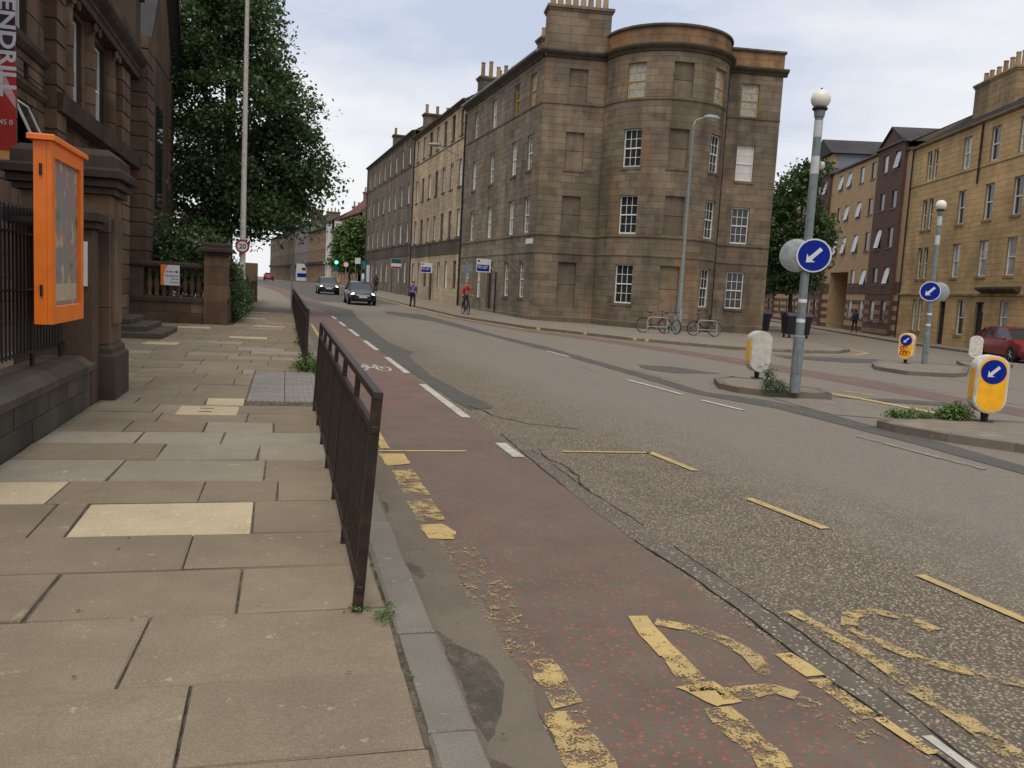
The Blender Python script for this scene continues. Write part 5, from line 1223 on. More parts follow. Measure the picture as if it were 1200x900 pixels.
# ------------------------------------------------------------------ foliage
def leaf_mesh(name, lobes, clumps, per, leaf, spread, mat, seed, shell=.55, ground=None):
    rs = np.random.RandomState(seed); vol = np.array([l[3]*l[4]*l[5] for l in lobes])**.75; vol = vol/vol.sum()
    idx = rs.choice(len(lobes), clumps, p=vol); L = np.array(lobes)[idx]
    d = rs.normal(size=(clumps, 3)); d /= np.linalg.norm(d, axis=1)[:, None]
    rad = shell+(1.0-shell)*rs.rand(clumps)**.6
    rad *= 1+.05*np.clip(rs.normal(size=clumps), -2, 1.5)
    cen = L[:, :3]+d*L[:, 3:6]*rad[:, None]
    n = clumps*per; c = np.repeat(cen, per, 0)
    sc = np.repeat(spread*(.6+.8*rs.rand(clumps)), per)[:, None]
    off = rs.normal(size=(n, 3))*sc*np.array([1, 1, .55])
    p = c+off; p[:, 2] -= .25*(off[:, 0]**2+off[:, 1]**2)/np.maximum(sc[:, 0], .05)*.5
    if ground is not None: p = p[p[:, 2] > ground]; n = len(p)
    nm = rs.normal(size=(n, 3))*.75+np.array([0, 0, .8]); nm /= np.linalg.norm(nm, axis=1)[:, None]
    t = np.cross(nm, rs.normal(size=(n, 3))); t /= np.linalg.norm(t, axis=1)[:, None]; b = np.cross(nm, t)
    s = leaf*(.6+.8*rs.rand(n))[:, None]
    v = np.empty((n, 4, 3)); v[:, 0] = p-t*s*.5; v[:, 1] = p+b*s*.36-nm*s*.08; v[:, 2] = p+t*s*.55-nm*s*.12; v[:, 3] = p-b*s*.36-nm*s*.08
    me = bpy.data.meshes.new(name); me.vertices.add(n*4); me.vertices.foreach_set('co', v.reshape(-1))
    me.loops.add(n*4); me.loops.foreach_set('vertex_index', np.arange(n*4, dtype=np.int32)); me.polygons.add(n); me.polygons.foreach_set('loop_start', np.arange(0, n*4, 4, dtype=np.int32))
    me.update(calc_edges=True); me.materials.append(MAT[mat]); return me, cen
def tree(name, label, base, lobes, trunk_r, clumps, per, leaf, spread, mat='leaf', seed=1, fork=.35, group=None, shell=.5):
    r = thing(name, label, 'tree', base, 0, group); bz = base[2]
    loc = [(l[0]-base[0], l[1]-base[1], l[2]-bz, l[3], l[4], l[5]) for l in lobes]
    me, cen = leaf_mesh('crown', loc, clumps, per, leaf, spread, mat, seed, shell); lnk(bpy.data.objects.new('crown', me), r)
    top = max(l[2] for l in loc); cx = sum(l[0] for l in loc)/len(loc); cy = sum(l[1] for l in loc)/len(loc); hf = top*fork
    b = MB(); rng = random.Random(seed); pts = [(0, 0, -.2)]
    for k in range(1, 7): t = k/6; pts.append((cx*t*.4+rng.uniform(-.1, .1)*t, cy*t*.4+rng.uniform(-.1, .1)*t, hf*t))
    for k in range(6): b.tube(pts[k], pts[k+1], trunk_r*(1-.08*k)*(1.35 if k == 0 else 1), trunk_r*(1-.08*(k+1)), 10, False)
    def limb(p, q, r0, depth):
        p, q = Vector(p), Vector(q); mid = (p+q)/2+Vector((rng.uniform(-.2, .2), rng.uniform(-.2, .2), .15*(q-p).length)); b.tube(p, mid, r0, r0*.72, 7, False); b.tube(mid, q, r0*.72, r0*.35, 7, False)
        if depth:
            for k in range(3): e = cen[rng.randrange(len(cen))]; e = Vector(e); limb(mid if k else q, q+(e-q)*.35 if (e-q).length > 2 else e, r0*.35, 0)
    for l in loc: limb(pts[-1] if l[2] > hf else pts[3], (l[0], l[1], l[2]), trunk_r*.5, 1)
    tr = b.build('trunk', 'bark', r, (0, 0, 0)); tr.data.shade_smooth(); return r
tree('plane_tree', 'tall dense dark green street tree behind the balustrade', (-3.1, 40, 0),
     [(-2.4, 40, 8.6, 2.9, 3.4, 4.4), (-1.8, 39.3, 12.7, 1.35, 2.0, 2.3), (-.35, 39.6, 9.3, 1.4, 1.8, 1.4), (.45, 39.5, 7.2, 1.3, 1.8, 1.3), (.55, 39.5, 5.5, 1.25, 1.8, 1.0), (-.3, 39.3, 4.5, 1.4, 1.8, .9), (-1.9, 39, 4.2, 1.8, 2.0, 1.1), (-4.2, 39.5, 6.8, 2.0, 2.3, 2.4), (-4.4, 40, 11.6, 2.0, 2.3, 2.8), (-2.9, 40, 14.2, 2.1, 2.2, 2.0), (-4.2, 38.6, 4.2, 1.5, 1.7, 1.5), (-.6, 41, 6.5, 1.8, 2.0, 2.2)], .34, 600, 150, .16, .40, 'leaf', 3, .3)
tree('street_tree', 'round bright green tree beside the far end of the dark terrace', (8.3, 118, .85), [(8.3, 118, 6.2, 2.2, 2.2, 3.1), (7.2, 117.6, 4.6, 1.5, 1.5, 1.7), (9.2, 117.6, 8.2, 1.6, 1.6, 1.9), (8.9, 118, 4.4, 1.6, 1.6, 1.6)], .16, 230, 50, .36, .4, 'leaf_bright', 5, .3)
tree('garden_tree', 'dark green tree between the corner tenement and the apartment block', (33.2, 51.5, -.4), [(33.0, 51.5, 7.6, 2.1, 2.0, 2.9), (33.0, 51.5, 4.6, 2.3, 2.0, 2.2), (33.6, 51.2, 10.2, 1.1, 1.1, 1.2), (34.6, 51.5, 6.2, 1.2, 1.3, 1.9), (31.6, 52, 6.5, 1.8, 1.8, 3)], .2, 300, 60, .24, .36, 'leaf', 7, .3)
tree('garden_tree', 'smaller tree against the apartment block behind the dark garden tree', (35.6, 60, -.4), [(35.6, 60, 4.2, 2.6, 2.2, 1.9), (34.0, 60.5, 4.2, 2.0, 2.0, 1.6)], .14, 120, 55, .26, .4, 'leaf', 8, .3)
def shrub(name, label, base, lobes, clumps, per, leaf, spread, mat='leaf', seed=1, cat='shrub', group=None):
    r = thing(name, label, cat, base, 0, group); loc = [(l[0]-base[0], l[1]-base[1], l[2]-base[2], l[3], l[4], l[5]) for l in lobes]
    me, cen = leaf_mesh('foliage', loc, clumps, per, leaf, spread, mat, seed, .3, .01); lnk(bpy.data.objects.new('foliage', me), r)
    b = MB(); rng = random.Random(seed)
    for k in range(8 if max(l[5] for l in loc) > .3 else 0): c = cen[rng.randrange(len(cen))]; b.tube((rng.uniform(-.05, .05)*3, rng.uniform(-.05, .05), 0), (c[0], c[1], max(.05, c[2]*.9)), .012, .004, 5, False)
    if b.v: b.build('stem', 'bark', r, (0, 0, 0))
    return r
shrub('garden_shrub', 'dark shrubbery spilling over the balustrade handrail', (-3.4, 30.5, 0), [(-3.6, 30.3, 1.9, 1.1, .8, .8), (-2.9, 30.6, 2.3, .9, .8, .9), (-4.1, 30.4, 2.6, .6, .7, 1.0), (-3.2, 29.8, 1.2, 1.4, .6, .9)], 170, 50, .12, .22, 'leaf', 11)
shrub('ivy', 'ivy climbing the end pier and garden wall beside the tall pole', (-1.7, 30.6, 0), [(-1.72, 30.2, 1.0, .22, 1.1, 1.1), (-1.7, 31.8, .8, .25, 1.0, .9), (-1.72, 29.3, 1.5, .14, .3, .9), (-1.75, 34, .7, .25, 1.6, .8), (-1.7, 38, .8, .25, 2.2, .8)], 190, 45, .10, .13, 'leaf', 12, 'ivy')
shrub('weed', 'leafy weed at the near end of the further guard railing', (.42, 14.9, 0), [(.42, 14.9, .12, .22, .3, .14), (.36, 15.4, .08, .16, .3, .1)], 60, 30, .035, .06, 'leaf_bright', 13, 'weed')
shrub('weed', 'thin weed tuft at the foot of the rusty corner post of the first railing', (.40, 3.98, 0), [(.36, 3.98, .015, .06, .05, .02), (.50, 3.92, .02, .05, .14, .025)], 22, 18, .012, .014, 'leaf_bright', 14, 'weed')
shrub('weed', 'row of weeds growing along the back of the guard railing further up', (.40, 19, 0), [(.42, 17.5, .05, .1, .7, .07), (.4, 21, .05, .1, 1.6, .08), (.4, 26, .06, .1, 2.2, .09)], 46, 16, .05, .05, 'leaf_bright', 15, 'weed')
shrub('weed', 'small weed in the kerb joint near the bottom paving slabs', (.52, 3.2, 0), [(.515, 3.24, .005, .012, .04, .012), (.505, 2.95, .003, .01, .08, .008)], 14, 10, .012, .008, 'leaf_bright', 16, 'weed')
shrub('weed', 'scrubby weeds at the foot of the tall banded beacon post', (8.55, 13.42, 0), [(8.5, 13.4, .10, .25, .12, .12), (8.35, 13.45, .28, .08, .08, .25)], 70, 26, .028, .05, 'leaf', 17, 'weed')
shrub('weed', 'strip of grass and weeds behind the largest yellow bollard', (9.1, 10.35, 0), [(8.9, 10.45, .07, .5, .12, .07), (9.55, 10.35, .14, .25, .14, .14)], 130, 30, .03, .05, 'leaf_bright', 18, 'weed')

# ------------------------------------------------------------------ guard railings
def guard_rail(label, x, y0, y1, nb, tilt):
    r = thing('guard_railing', label, 'railing', (x, y0, 0)); r.rotation_euler = (0, radians(tilt), 0)
    L = y1-y0; bar = MB().box(-.005, .005, -.007, .007, .13, .87).mesh('bar', 'rail'); post = MB().box(-.024, .024, -.024, .024, -.06, 1.05).mesh('post', 'rail'); stub = MB().box(-.016, .016, -.016, .016, -.03, 1.03).mesh('upright', 'rail')
    n = int(round(L)); 
    for k in range(n+1): inst('post' if k in (0, n) else 'upright', post if k in (0, n) else stub, r, (0, L*k/n, 0))
    for z, h, w in ((1.03, .035, .024), (.87, .03, .017), (.10, .025, .016)): MB().box(-w, w, -.03, L+.03, z, z+h, .004).build('rail', 'rail', r, (0, 0, 0))
    for k in range(nb):
        y = L*(k+.5)/nb
        inst('bar', bar, r, (0, y, 0))
    MB().box(.006, .01, L*.55, L*.55+.05, .62, .68).build('sticker', 'dull_plastic', r, (0, 0, 0))
guard_rail('rusty brown guard railing along the kerb, first panel run with tall corner post', .37, 4.0, 10.4, 62, 3.2)
guard_rail('long brown guard railing further up the kerb past the ribbed pavers', .36, 14.9, 45.5, 290, 1.0)

# ------------------------------------------------------------------ lamp posts, signs, bollards
def disc(b, c, r, y0, y1, n=28):
    b.lathe([(r, y0), (r, y1)], c, n, 'y')
def arrow_poly(s): # arrow pointing down-left, unit disc
    base = [(-.09, -.62), (-.36, -.28), (-.115, -.28), (-.115, .60), (.115, .60), (.115, -.28), (.36, -.28), (.09, -.62)]
    pts = [(0, -.66), (-.38, -.22), (-.13, -.30), (-.13, .62), (.13, .62), (.13, -.30), (.38, -.22)]
    a = radians(-45); return [(s*(x*cos(a)-y*sin(a)), s*(x*sin(a)+y*cos(a))) for x, y in pts]
def sign_drum(root, loc, rz, R, shallow=False):
    e = MB(); disc(e, (0, 0, 0), R, .012, .16); e.lathe([(R*.97, .16), (R*.75, .2), (.001, .2)], (0, 0, 0), 28, 'y'); h = e.build('sign_housing', 'galv', root, (0, 0, 0)); h.location = loc; h.rotation_euler = (0, 0, rz); smooth_by_angle(h)
    b = MB(); disc(b, (0, 0, 0), R*1.02, 0, .011); b.build('sign_rim', 'sign_white', h, (0, 0, 0)); b = MB(); disc(b, (0, 0, 0), R*.93, -.004, -.0005); b.build('blue_disc', 'blue_sign', h, (0, 0, 0))
    b = MB(); b.ext(arrow_poly(R*.93), 'y', -.009, -.005); b.build('arrow', 'sign_white', h, (0, 0, 0)); return h
def beacon(label, x, y, H, R, zs, fx, bx, lens):
    z = zg(x, y)+.02; r = thing('beacon_post', label, 'beacon', (x, y, z)); face = atan2(-x, y)*1.0
    b = MB(); b.lathe([(.095, 0), (.095, 1.0), (.075, 1.02), (.07, H-.15), (.085, H-.14), (.10, H)], n=20); o = b.build('post', 'greypost', r, (0, 0, 0)); smooth_by_angle(o)
    for za, zb in ((H-.48, H-.2), (H-1.1, H-.8)): MB().lathe([(.0725, za), (.0725, zb)], n=20).build('white_band', 'whiteband', r, (0, 0, 0))
    MB().lathe([(.11, H-.03), (.135, H+.0), (.11, H+.03)], n=20).build('collar', 'iron', r, (0, 0, 0))
    g = MB().ball((0, 0, H+.16), .165, 20, 12).build('globe', 'opal', r, (0, 0, 0)); g.data.shade_smooth(); MB().tube((0, 0, H+.32), (0, 0, H+.35), .02, .015, 8).build('finial', 'iron', g, (0, 0, 0))
    sign_drum(r, (fx*cos(face)+.11*sin(face)*1, fx*sin(face)-.11*cos(face), zs), face, R)
    sign_drum(r, (bx*cos(face)-.11*sin(face), bx*sin(face)+.11*cos(face), zs), face+pi, R)
    if lens:
        MB().lathe([(.07, 0), (.075, .06), (.03, .09)], (.09, 0, H-.95), 12, 'x').build('lamp_lens', 'dull_plastic', r, (0, 0, 0))
    for k, zz in enumerate((1.6, 1.25)): MB().lathe([(.0765-(.0 if zz > 1.02 else -.02), zz), (.0765, zz+.06)], n=20).build('sticker', 'sign_white', r, (0, 0, 0))
    MB().box(-.05, .05, -.101, -.09, .35, .75).build('access_door', 'greypost', r, (0, 0, 0))
beacon('tall grey post with white bands, globe and blue arrow disc beside the cream backed bollard', 8.8, 13.3, 4.92, .285, 2.42, .12, -.17, True)
beacon('shorter globe topped post with blue arrow disc beside the graffitied bollard', 20.2, 23.4, 4.95, .31, 2.36, -.05, .20, False)
def bollard(label, x, y, rz, H=.98, graffiti=False, mat='white_plastic', arrow=True):
    z = zg(x, y)+.02; r = thing('traffic_bollard', label, 'bollard', (x, y, z), rz)
    MB().tube((0, 0, 0), (0, 0, .16), .045, .06, 12).build('stem', 'iron', r, (0, 0, 0)); MB().box(-.1, .1, -.09, .09, -.01, .015, .005).build('base_plate', 'iron', r, (0, 0, 0))
    w, d = .225, .14
    def outline(s, zlo=.13):
        pts = []
        for k in range(13): a = pi+pi*k/12; pts.append((cos(a)*w*s, zlo+w*1.0*.9+sin(a)*w*s*.9-(0)))
        for k in range(13): a = pi*k/12; pts.append((cos(a)*w*s, H-w*.75+sin(a)*w*.75*s))
        return pts
    b = MB(); b.ext(outline(1), 'y', -d+.02, d-.02); b.ext(outline(.93), 'y', -d, -d+.02); b.ext(outline(.93), 'y', d-.02, d); o = b.build('shell', mat, r, (0, 0, 0))
    MB().ext(outline(.84), 'y', -d-.006, -d-.001).build('yellow_face', 'yellow_plastic', r, (0, 0, 0))
    for s in (-1, 1): MB().box(s*w-.006 if s < 0 else w, -w if s < 0 else w+.006, -d+.05, d-.05, .34, H-.2).build('side_panel', 'yellow_plastic', r, (0, 0, 0))
    if arrow:
        R = .175; f = MB(); disc(f, (0, 0, H-.235), R, -d-.012, -d-.0065); f.build('blue_disc', 'blue_sign', r, (0, 0, 0))
        a = MB(); a.ext([(px, pz+H-.235) for px, pz in arrow_poly(R*.95)], 'y', -d-.016, -d-.0125); a.build('arrow', 'sign_white', r, (0, 0, 0))
    MB().box(-.04, .04, d+.0005, d+.006, .24, .27).build('maker_plate', 'alloy', r, (0, 0, 0))
    if graffiti:
        rng = random.Random(2)
        for row, zc in ((0, .5), (1, .34)):
            for k in range(3 if row else 2):
                cx = -.1+k*.09; pts = [(cx+.05*cos(t)*(1+.3*sin(2*t+k)), -d-.008, zc+.06*sin(t)) for t in np.linspace(0, 5.2, 12)]
                g = MB(); g.path(pts, .014, 5); g.build('graffiti_stroke', 'sign_red', r, (0, 0, 0))
    return r
def face_cam(x, y): return atan2(-x, y)
bollard('largest yellow bollard with blue arrow disc, clean face', 9.95, 10.2, face_cam(9.95, 10.2)+.38)
bollard('cream backed bollard with yellow edge beside the tall banded post', 9.5, 15.75, face_cam(9.5, 15.75)+pi+.42, mat='dull_plastic')
bollard('yellow bollard with blue arrow disc and red graffiti', 19.3, 23.2, face_cam(19.3, 23.2)-.25, graffiti=True)
bollard('plain white backed bollard near the red car', 25.2, 26.6, face_cam(25, 26)+pi, mat='white_plastic')
def tall_pole():
    r = thing('street_lamp', 'tall pale lamp pole with a round 20 sign beside the ivy', 'street lamp', (-1.63, 34.8, 0))
    b = MB(); b.lathe([(.14, 0), (.14, 1.5), (.115, 1.55), (.07, 12.6)], n=16); o = b.build('column', 'galv_warm', r, (0, 0, 0)); smooth_by_angle(o)
    b = MB(); b.path([(0, 0, 12.55), (.25, -.05, 12.95), (1.1, -.1, 13.1)], .04, 8); b.build('arm', 'galv_warm', r, (0, 0, 0)); MB().ball((1.4, -.1, 13.1), .3, 14, 8, (1.2, .5, .35)).build('lantern', 'galv', r, (0, 0, 0))
    rz = .05; b = MB(); disc(b, (0, -.17, 2.66), .26, 0, .012); s = b.build('sign_plate', 'sign_red', r, (0, 0, 0)); b = MB(); disc(b, (0, -.17, 2.66), .19, -.004, -.0005); b.build('sign_face', 'sign_white', s, (0, 0, 0))
    text('numeral', '20', .26, s, (0, -.1755, 2.655), (pi/2, 0, 0), 'black', .0006, 'CENTER', .006); MB().box(-.04, .04, -.16, -.1, 2.58, 2.74).build('clamp', 'galv', s, (0, 0, 0))
    rng = random.Random(3)
    for k, (z, m) in enumerate(((1.95, 'sign_white'), (1.7, 'dull_plastic'), (1.28, 'sign_red'), (1.1, 'black'), (.98, 'sign_red'), (.82, 'black'), (.62, 'sign_red'), (.45, 'black'))):
        w = .05+.04*rng.random(); MB().box(-w, w, -.155, -.139, z, z+.1).build('sticker', m, r, (0, 0, 0))
tall_pole()
def bow_lamp():
    x, y = 18.2, 37.5; z = zg(x, y)+.03; r = thing('street_lamp', 'grey street lamp in front of the bow fronted tenement', 'street lamp', (x, y, z))
    b = MB(); b.lathe([(.115, 0), (.115, 1.6), (.085, 1.66), (.05, 9.7)], n=16); smooth_by_angle(b.build('column', 'greypost', r, (0, 0, 0)))
    b = MB(); b.path([(0, 0, 9.68), (.1, 0, 9.95), (.45, 0, 10.1), (.6, 0, 10.12)], .035, 8); b.build('arm', 'galv', r, (0, 0, 0))
    l = MB().ball((.9, 0, 10.15), .36, 14, 8, (1.15, .5, .38)).build('lantern', 'galv', r, (0, 0, 0)); l.data.shade_smooth(); MB().ball((.92, 0, 10.06), .26, 14, 8, (1.1, .45, .3)).build('lens', 'dull_plastic', l, (0, 0, 0))
    MB().box(-.05, .05, -.162, -.14, .5, 1.2).build('access_door', 'galv', r, (0, 0, 0))
    S = Straight(FA, SD, SN); x, y = S(18.4, 0); w = thing('wall_lamp', 'street lamp on a bracket fixed high on the honey coloured terrace', 'street lamp', (x, y, 11.1))
    b = MB(); b.path([(-.02, 0, 0), (-.6, -.05, .25), (-1.3, -.1, .5)], .045, 8); b.build('bracket', 'galv', w, (0, 0, 0)); MB().box(-.08, .02, -.12, .12, -.3, .3).build('wall_plate', 'galv', w, (0, 0, 0))
    l = MB().ball((-1.75, -.14, .6), .4, 12, 8, (1.3, .55, .32)).build('lantern', 'galv', w, (0, 0, 0)); l.data.shade_smooth()
bow_lamp()
def sign_posts():
    r = thing('sign_post', 'thin grey post at the far end of the long guard railing', 'sign post', (.32, 45.9, 0)); MB().tube((0, 0, 0), (0, 0, 2.2), .04, .04, 8).build('post', 'galv', r, (0, 0, 0)); MB().box(-.11, .11, -.06, -.045, 1.75, 2.15).build('plate', 'greypost', r, (0, 0, 0))
    x, y = 10.05, 48.6; r = thing('sign_post', 'grey sign backs on a post behind the red jacketed cyclist', 'sign post', (x, y, zg(x, y)+.03)); MB().tube((0, 0, 0), (0, 0, 2.9), .045, .045, 8).build('post', 'galv', r, (0, 0, 0))
    MB().box(-.02, .32, -.07, -.05, 2.35, 2.85).build('plate', 'greypost', r, (0, 0, 0)); MB().box(-.34, -.06, -.07, -.05, 2.4, 2.75).build('plate', 'greypost', r, (0, 0, 0))
    S = Straight(FA, SD, SN)
    for u, lab in ((7.6, 'blue and white to let board over the corner tenement door'), (24.7, 'blue and white to let board on the honey coloured terrace')):
        x, y = S(u, 0); r = thing('to_let_board', lab, 'sign board', (x, y, 2.55)); w, h = .92, .82
        MB().box(-1.12, -1.12+w, -.015, .015, 0, h).build('board', 'sign_white', r, (0, 0, 0)); MB().box(-1.09, -1.23+w, -.019, -.0155, .06, .44).build('blue_panel', 'blue_sign', r, (0, 0, 0))
        text('lettering', 'TO LET', .25, r, (-1.66+w, -.0195, .30), (pi/2, 0, 0), 'sign_white', .0006, 'CENTER', .004, .82); b = MB(); disc(b, (-.98, 0, .68), .07, -.02, -.0155, 14); b.build('black_dot', 'black', r, (0, 0, 0))
        MB().box(-1.09, -1.23+w, -.019, -.0155, .44, .475).build('magenta_line', 'magenta', r, (0, 0, 0))
        b = MB(); b.path([(-1.12+w-.02, .03, .4), (.02, .05, .1)], .02, 6); b.build('strut', 'white_paint', r, (0, 0, 0))
    x, y = S(39.2, 0); r = thing('letting_board', 'green white and red board on the soot darkened terrace', 'sign board', (x, y, 3.0)); MB().box(-1.1, -.1, -.015, .015, 0, .95).build('board', 'sign_white', r, (0, 0, 0)); b = MB(); b.box(-1.08, -.12, -.02, -.0155, .5, .93); b.build('green_panel', 'teal', r, (0, 0, 0)); b = MB(); b.box(-1.08, -.12, -.02, -.0155, .02, .2); b.build('red_panel', 'sign_red', r, (0, 0, 0)); b = MB(); b.path([(-.12, .02, .5), (.02, .03, .3)], .02, 6); b.build('strut', 'white_paint', r, (0, 0, 0))
sign_posts()
def traffic_lights():
    for x, y, lab, lit in ((6.1, 110.5, 'traffic light showing green beside the far junction', True), (-5.9, 121, 'far traffic signal on the left kerb showing green', True)):
        z = zg(x, y)+.0; r = thing('traffic_light', lab, 'traffic light', (x, y, z)); MB().tube((0, 0, 0), (0, 0, 3.9), .06, .06, 8).build('post', 'greypost', r, (0, 0, 0))
        MB().box(-.2, .2, -.25, -.05, 2.75, 4.0, .02).build('signal_head', 'black', r, (0, 0, 0))
        for k, m in enumerate(('green_lamp', 'black', 'black')): b = MB(); disc(b, (0, 0, 2.97+k*.4), .19 if m == 'green_lamp' else .12, -.29, -.251, 16); b.build('lamp', m, r, (0, 0, 0))
        MB().box(-.35, .35, -.06, -.04, 1.9, 2.4).build('plate', 'teal', r, (0, 0, 0))
    x, y = 7.0, 106; r = thing('road_sign', 'round pinkish road sign beside the green traffic light', 'road sign', (x, y, zg(x, y))); MB().tube((0, 0, 0), (0, 0, 3.1), .045, .045, 8).build('post', 'greypost', r, (0, 0, 0)); b = MB(); disc(b, (0, -.06, 2.75), .36, 0, .02, 20); b.build('plate', 'sign_red', r, (0, 0, 0)); b = MB(); disc(b, (0, -.06, 2.75), .28, -.005, -.001, 20); b.build('face', 'sign_white', r, (0, 0, 0))
    x, y = 8.0, 104; r = thing('road_sign', 'square white sign plate beside the teal shopfront', 'road sign', (x, y, zg(x, y))); MB().tube((0, 0, 0), (0, 0, 3.6), .045, .045, 8).build('post', 'greypost', r, (0, 0, 0)); MB().box(-.1, .55, -.08, -.05, 2.9, 3.6).build('plate', 'sign_white', r, (0, 0, 0))
traffic_lights()

# ------------------------------------------------------------------ bicycles, cycle stands, bin
def bike_parts(r, paint, tyre='tyre', tilt=0):
    wl = MB().torus((0, 0, 0), .322, .026, 'x', 28, 6).mesh('tyre', tyre); rm = MB().torus((0, 0, 0), .30, .012, 'x', 24, 5); 
    for k in range(12): a = 2*pi*k/12; rm.tube((0, .02*cos(a), .02*sin(a)), (0, .30*cos(a), .30*sin(a)), .003, .003, 4, False)
    rm.tube((-.04, 0, 0), (.04, 0, 0), .02, .02, 8); rim = rm.mesh('rim', 'alloy')
    for y in (.5, -.54):
        w = inst('wheel', wl, r, (0, y, .345)); inst('rim', rim, w)
    b = MB(); bb = (0, .06, .29); st = (0, .22, .86); ht = (0, -.36, .87); hb = (0, -.40, .70)
    for p, q, rr in ((bb, st, .017), (st, ht, .016), (bb, hb, .02), (ht, hb, .02)): b.tube(p, q, rr, rr, 8)
    for s in (-1, 1): b.tube((s*.02, .06, .29), (s*.055, .5, .345), .011, .011, 6); b.tube((s*.02, .21, .82), (s*.055, .5, .345), .009, .009, 6)
    b.build('frame', paint, r, (0, 0, 0))
    b = MB(); b.tube(hb, (0, -.42, .66), .022, .022, 8)
    for s in (-1, 1): b.tube((s*.045, -.42, .68), (s*.05, -.54, .345), .013, .010, 6)
    b.tube((-.05, -.42, .68), (.05, -.42, .68), .018, .018, 6); b.build('fork', paint, r, (0, 0, 0))
    b = MB(); b.path([(0, -.355, .87), (0, -.40, 1.0)], .014, 8); b.path([(-.28, -.32, 1.02), (-.12, -.41, 1.0), (.12, -.41, 1.0), (.28, -.32, 1.02)], .013, 8); b.build('handlebar', 'iron', r, (0, 0, 0))
    b = MB(); b.raw([(-.02, .08, .955), (.02, .08, .955), (.07, .34, .975), (-.07, .34, .975), (-.015, .09, .92), (.015, .09, .92), (.05, .33, .92), (-.05, .33, .92)], [(0, 1, 2, 3), (7, 6, 5, 4), (0, 4, 5, 1), (1, 5, 6, 2), (2, 6, 7, 3), (3, 7, 4, 0)]); b.tube((0, .22, .85), (0, .235, .93), .013, .013, 6); b.build('saddle', 'black', r, (0, 0, 0))
    b = MB(); b.lathe([(.09, .028), (.09, .034)], (0, .06, .29), 20, 'x'); b.tube((-.07, .06, .29), (.07, .06, .29), .012, .012, 6); b.tube((.07, .06, .29), (.07, -.08, .21), .01, .01, 6); b.tube((-.07, .06, .29), (-.07, .20, .37), .01, .01, 6); b.box(.06, .15, -.12, -.05, .195, .215); b.box(-.15, -.06, .16, .23, .36, .38); b.build('crankset', 'iron', r, (0, 0, 0))
def bikes():
    fa = atan2(FD[1], FD[0])
    for x, y, rz, p, lab in ((16.25, 36.0, fa+pi/2+.05, 'red_car', 'dark red bicycle parked against the stand by the lamp post'), (17.25, 36.5, fa+.35, 'galv', 'silver bicycle standing end on between the other parked bicycles'), (18.75, 35.9, fa-pi/2+.1, 'black_car', 'black bicycle locked to the white hoop stand')):
        r = thing('bicycle', lab, 'bicycle', (x, y, zg(x, y)+.03), rz, 'bicycles parked by the bow front'); bike_parts(r, p)
    for x, y, lab in ((16.3, 35.75, 'pale hoop cycle stand holding the dark red bicycle'), (18.75, 35.62, 'white hoop cycle stand holding the black bicycle')):
        r = thing('cycle_stand', lab, 'cycle stand', (x, y, zg(x, y)+.03), fa, 'cycle stands by the bow front'); b = MB()
        pts = [(-.45, 0, -.02), (-.45, 0, .58)]+[(-.31-.14*cos(a), 0, .58+.14*sin(a)) for a in np.linspace(.2, pi/2, 4)]+[(.31+.14*sin(a), 0, .58+.14*cos(a)) for a in np.linspace(0, pi/2-.2, 4)]+[(.45, 0, .58), (.45, 0, -.02)]
        b.path(pts, .026, 8); b.build('hoop', 'galv', r, (0, 0, 0)); MB().tube((-.45, 0, .3), (.45, 0, .3), .022, .022, 8).build('cross_bar', 'galv', r, (0, 0, 0))
    for x, y, rz, lab in ((26.6, 40.6, -.2, 'black wheeled communal bin with purple lid'), (26.6, 44.6, -.2, 'second black bin tucked behind the corner tenement')):
        r = thing('wheeled_bin', lab, 'bin', (x, y, zg(x, y)+.03), rz); b = MB(); b.raw([(-.58, -.45, .2), (.58, -.45, .2), (.58, .45, .2), (-.58, .45, .2), (-.66, -.53, 1.15), (.66, -.53, 1.15), (.66, .53, 1.15), (-.66, .53, 1.15)], [(3, 2, 1, 0), (4, 5, 6, 7), (0, 1, 5, 4), (1, 2, 6, 5), (2, 3, 7, 6), (3, 0, 4, 7)]); b.build('tub', 'bin', r, (0, 0, 0))
        b = MB(); b.ext([(-.57, 1.15), (.57, 1.15), (.57, 1.2), (.3, 1.36), (-.3, 1.36), (-.57, 1.2)], 'x', -.69, .69); b.build('lid', 'purple_lid', r, (0, 0, 0))
        for sx in (-.48, .48):
            for sy in (-.38, .38): MB().lathe([(.09, -.03), (.09, .03)], (sx, sy, .09), 12, 'x').tube((sx, sy, .09), (sx, sy, .21), .03, .03, 6).build('castor', 'tyre', r, (0, 0, 0))
        for k in range(4): MB().box(-.5+k*.3, -.46+k*.3, -.54, -.47, .25, 1.1).build('rib', 'bin', r, (0, 0, 0))
        MB().box(-.06, .02, -.56, -.535, .95, 1.05).build('label', 'sign_white', r, (0, 0, 0))
bikes()

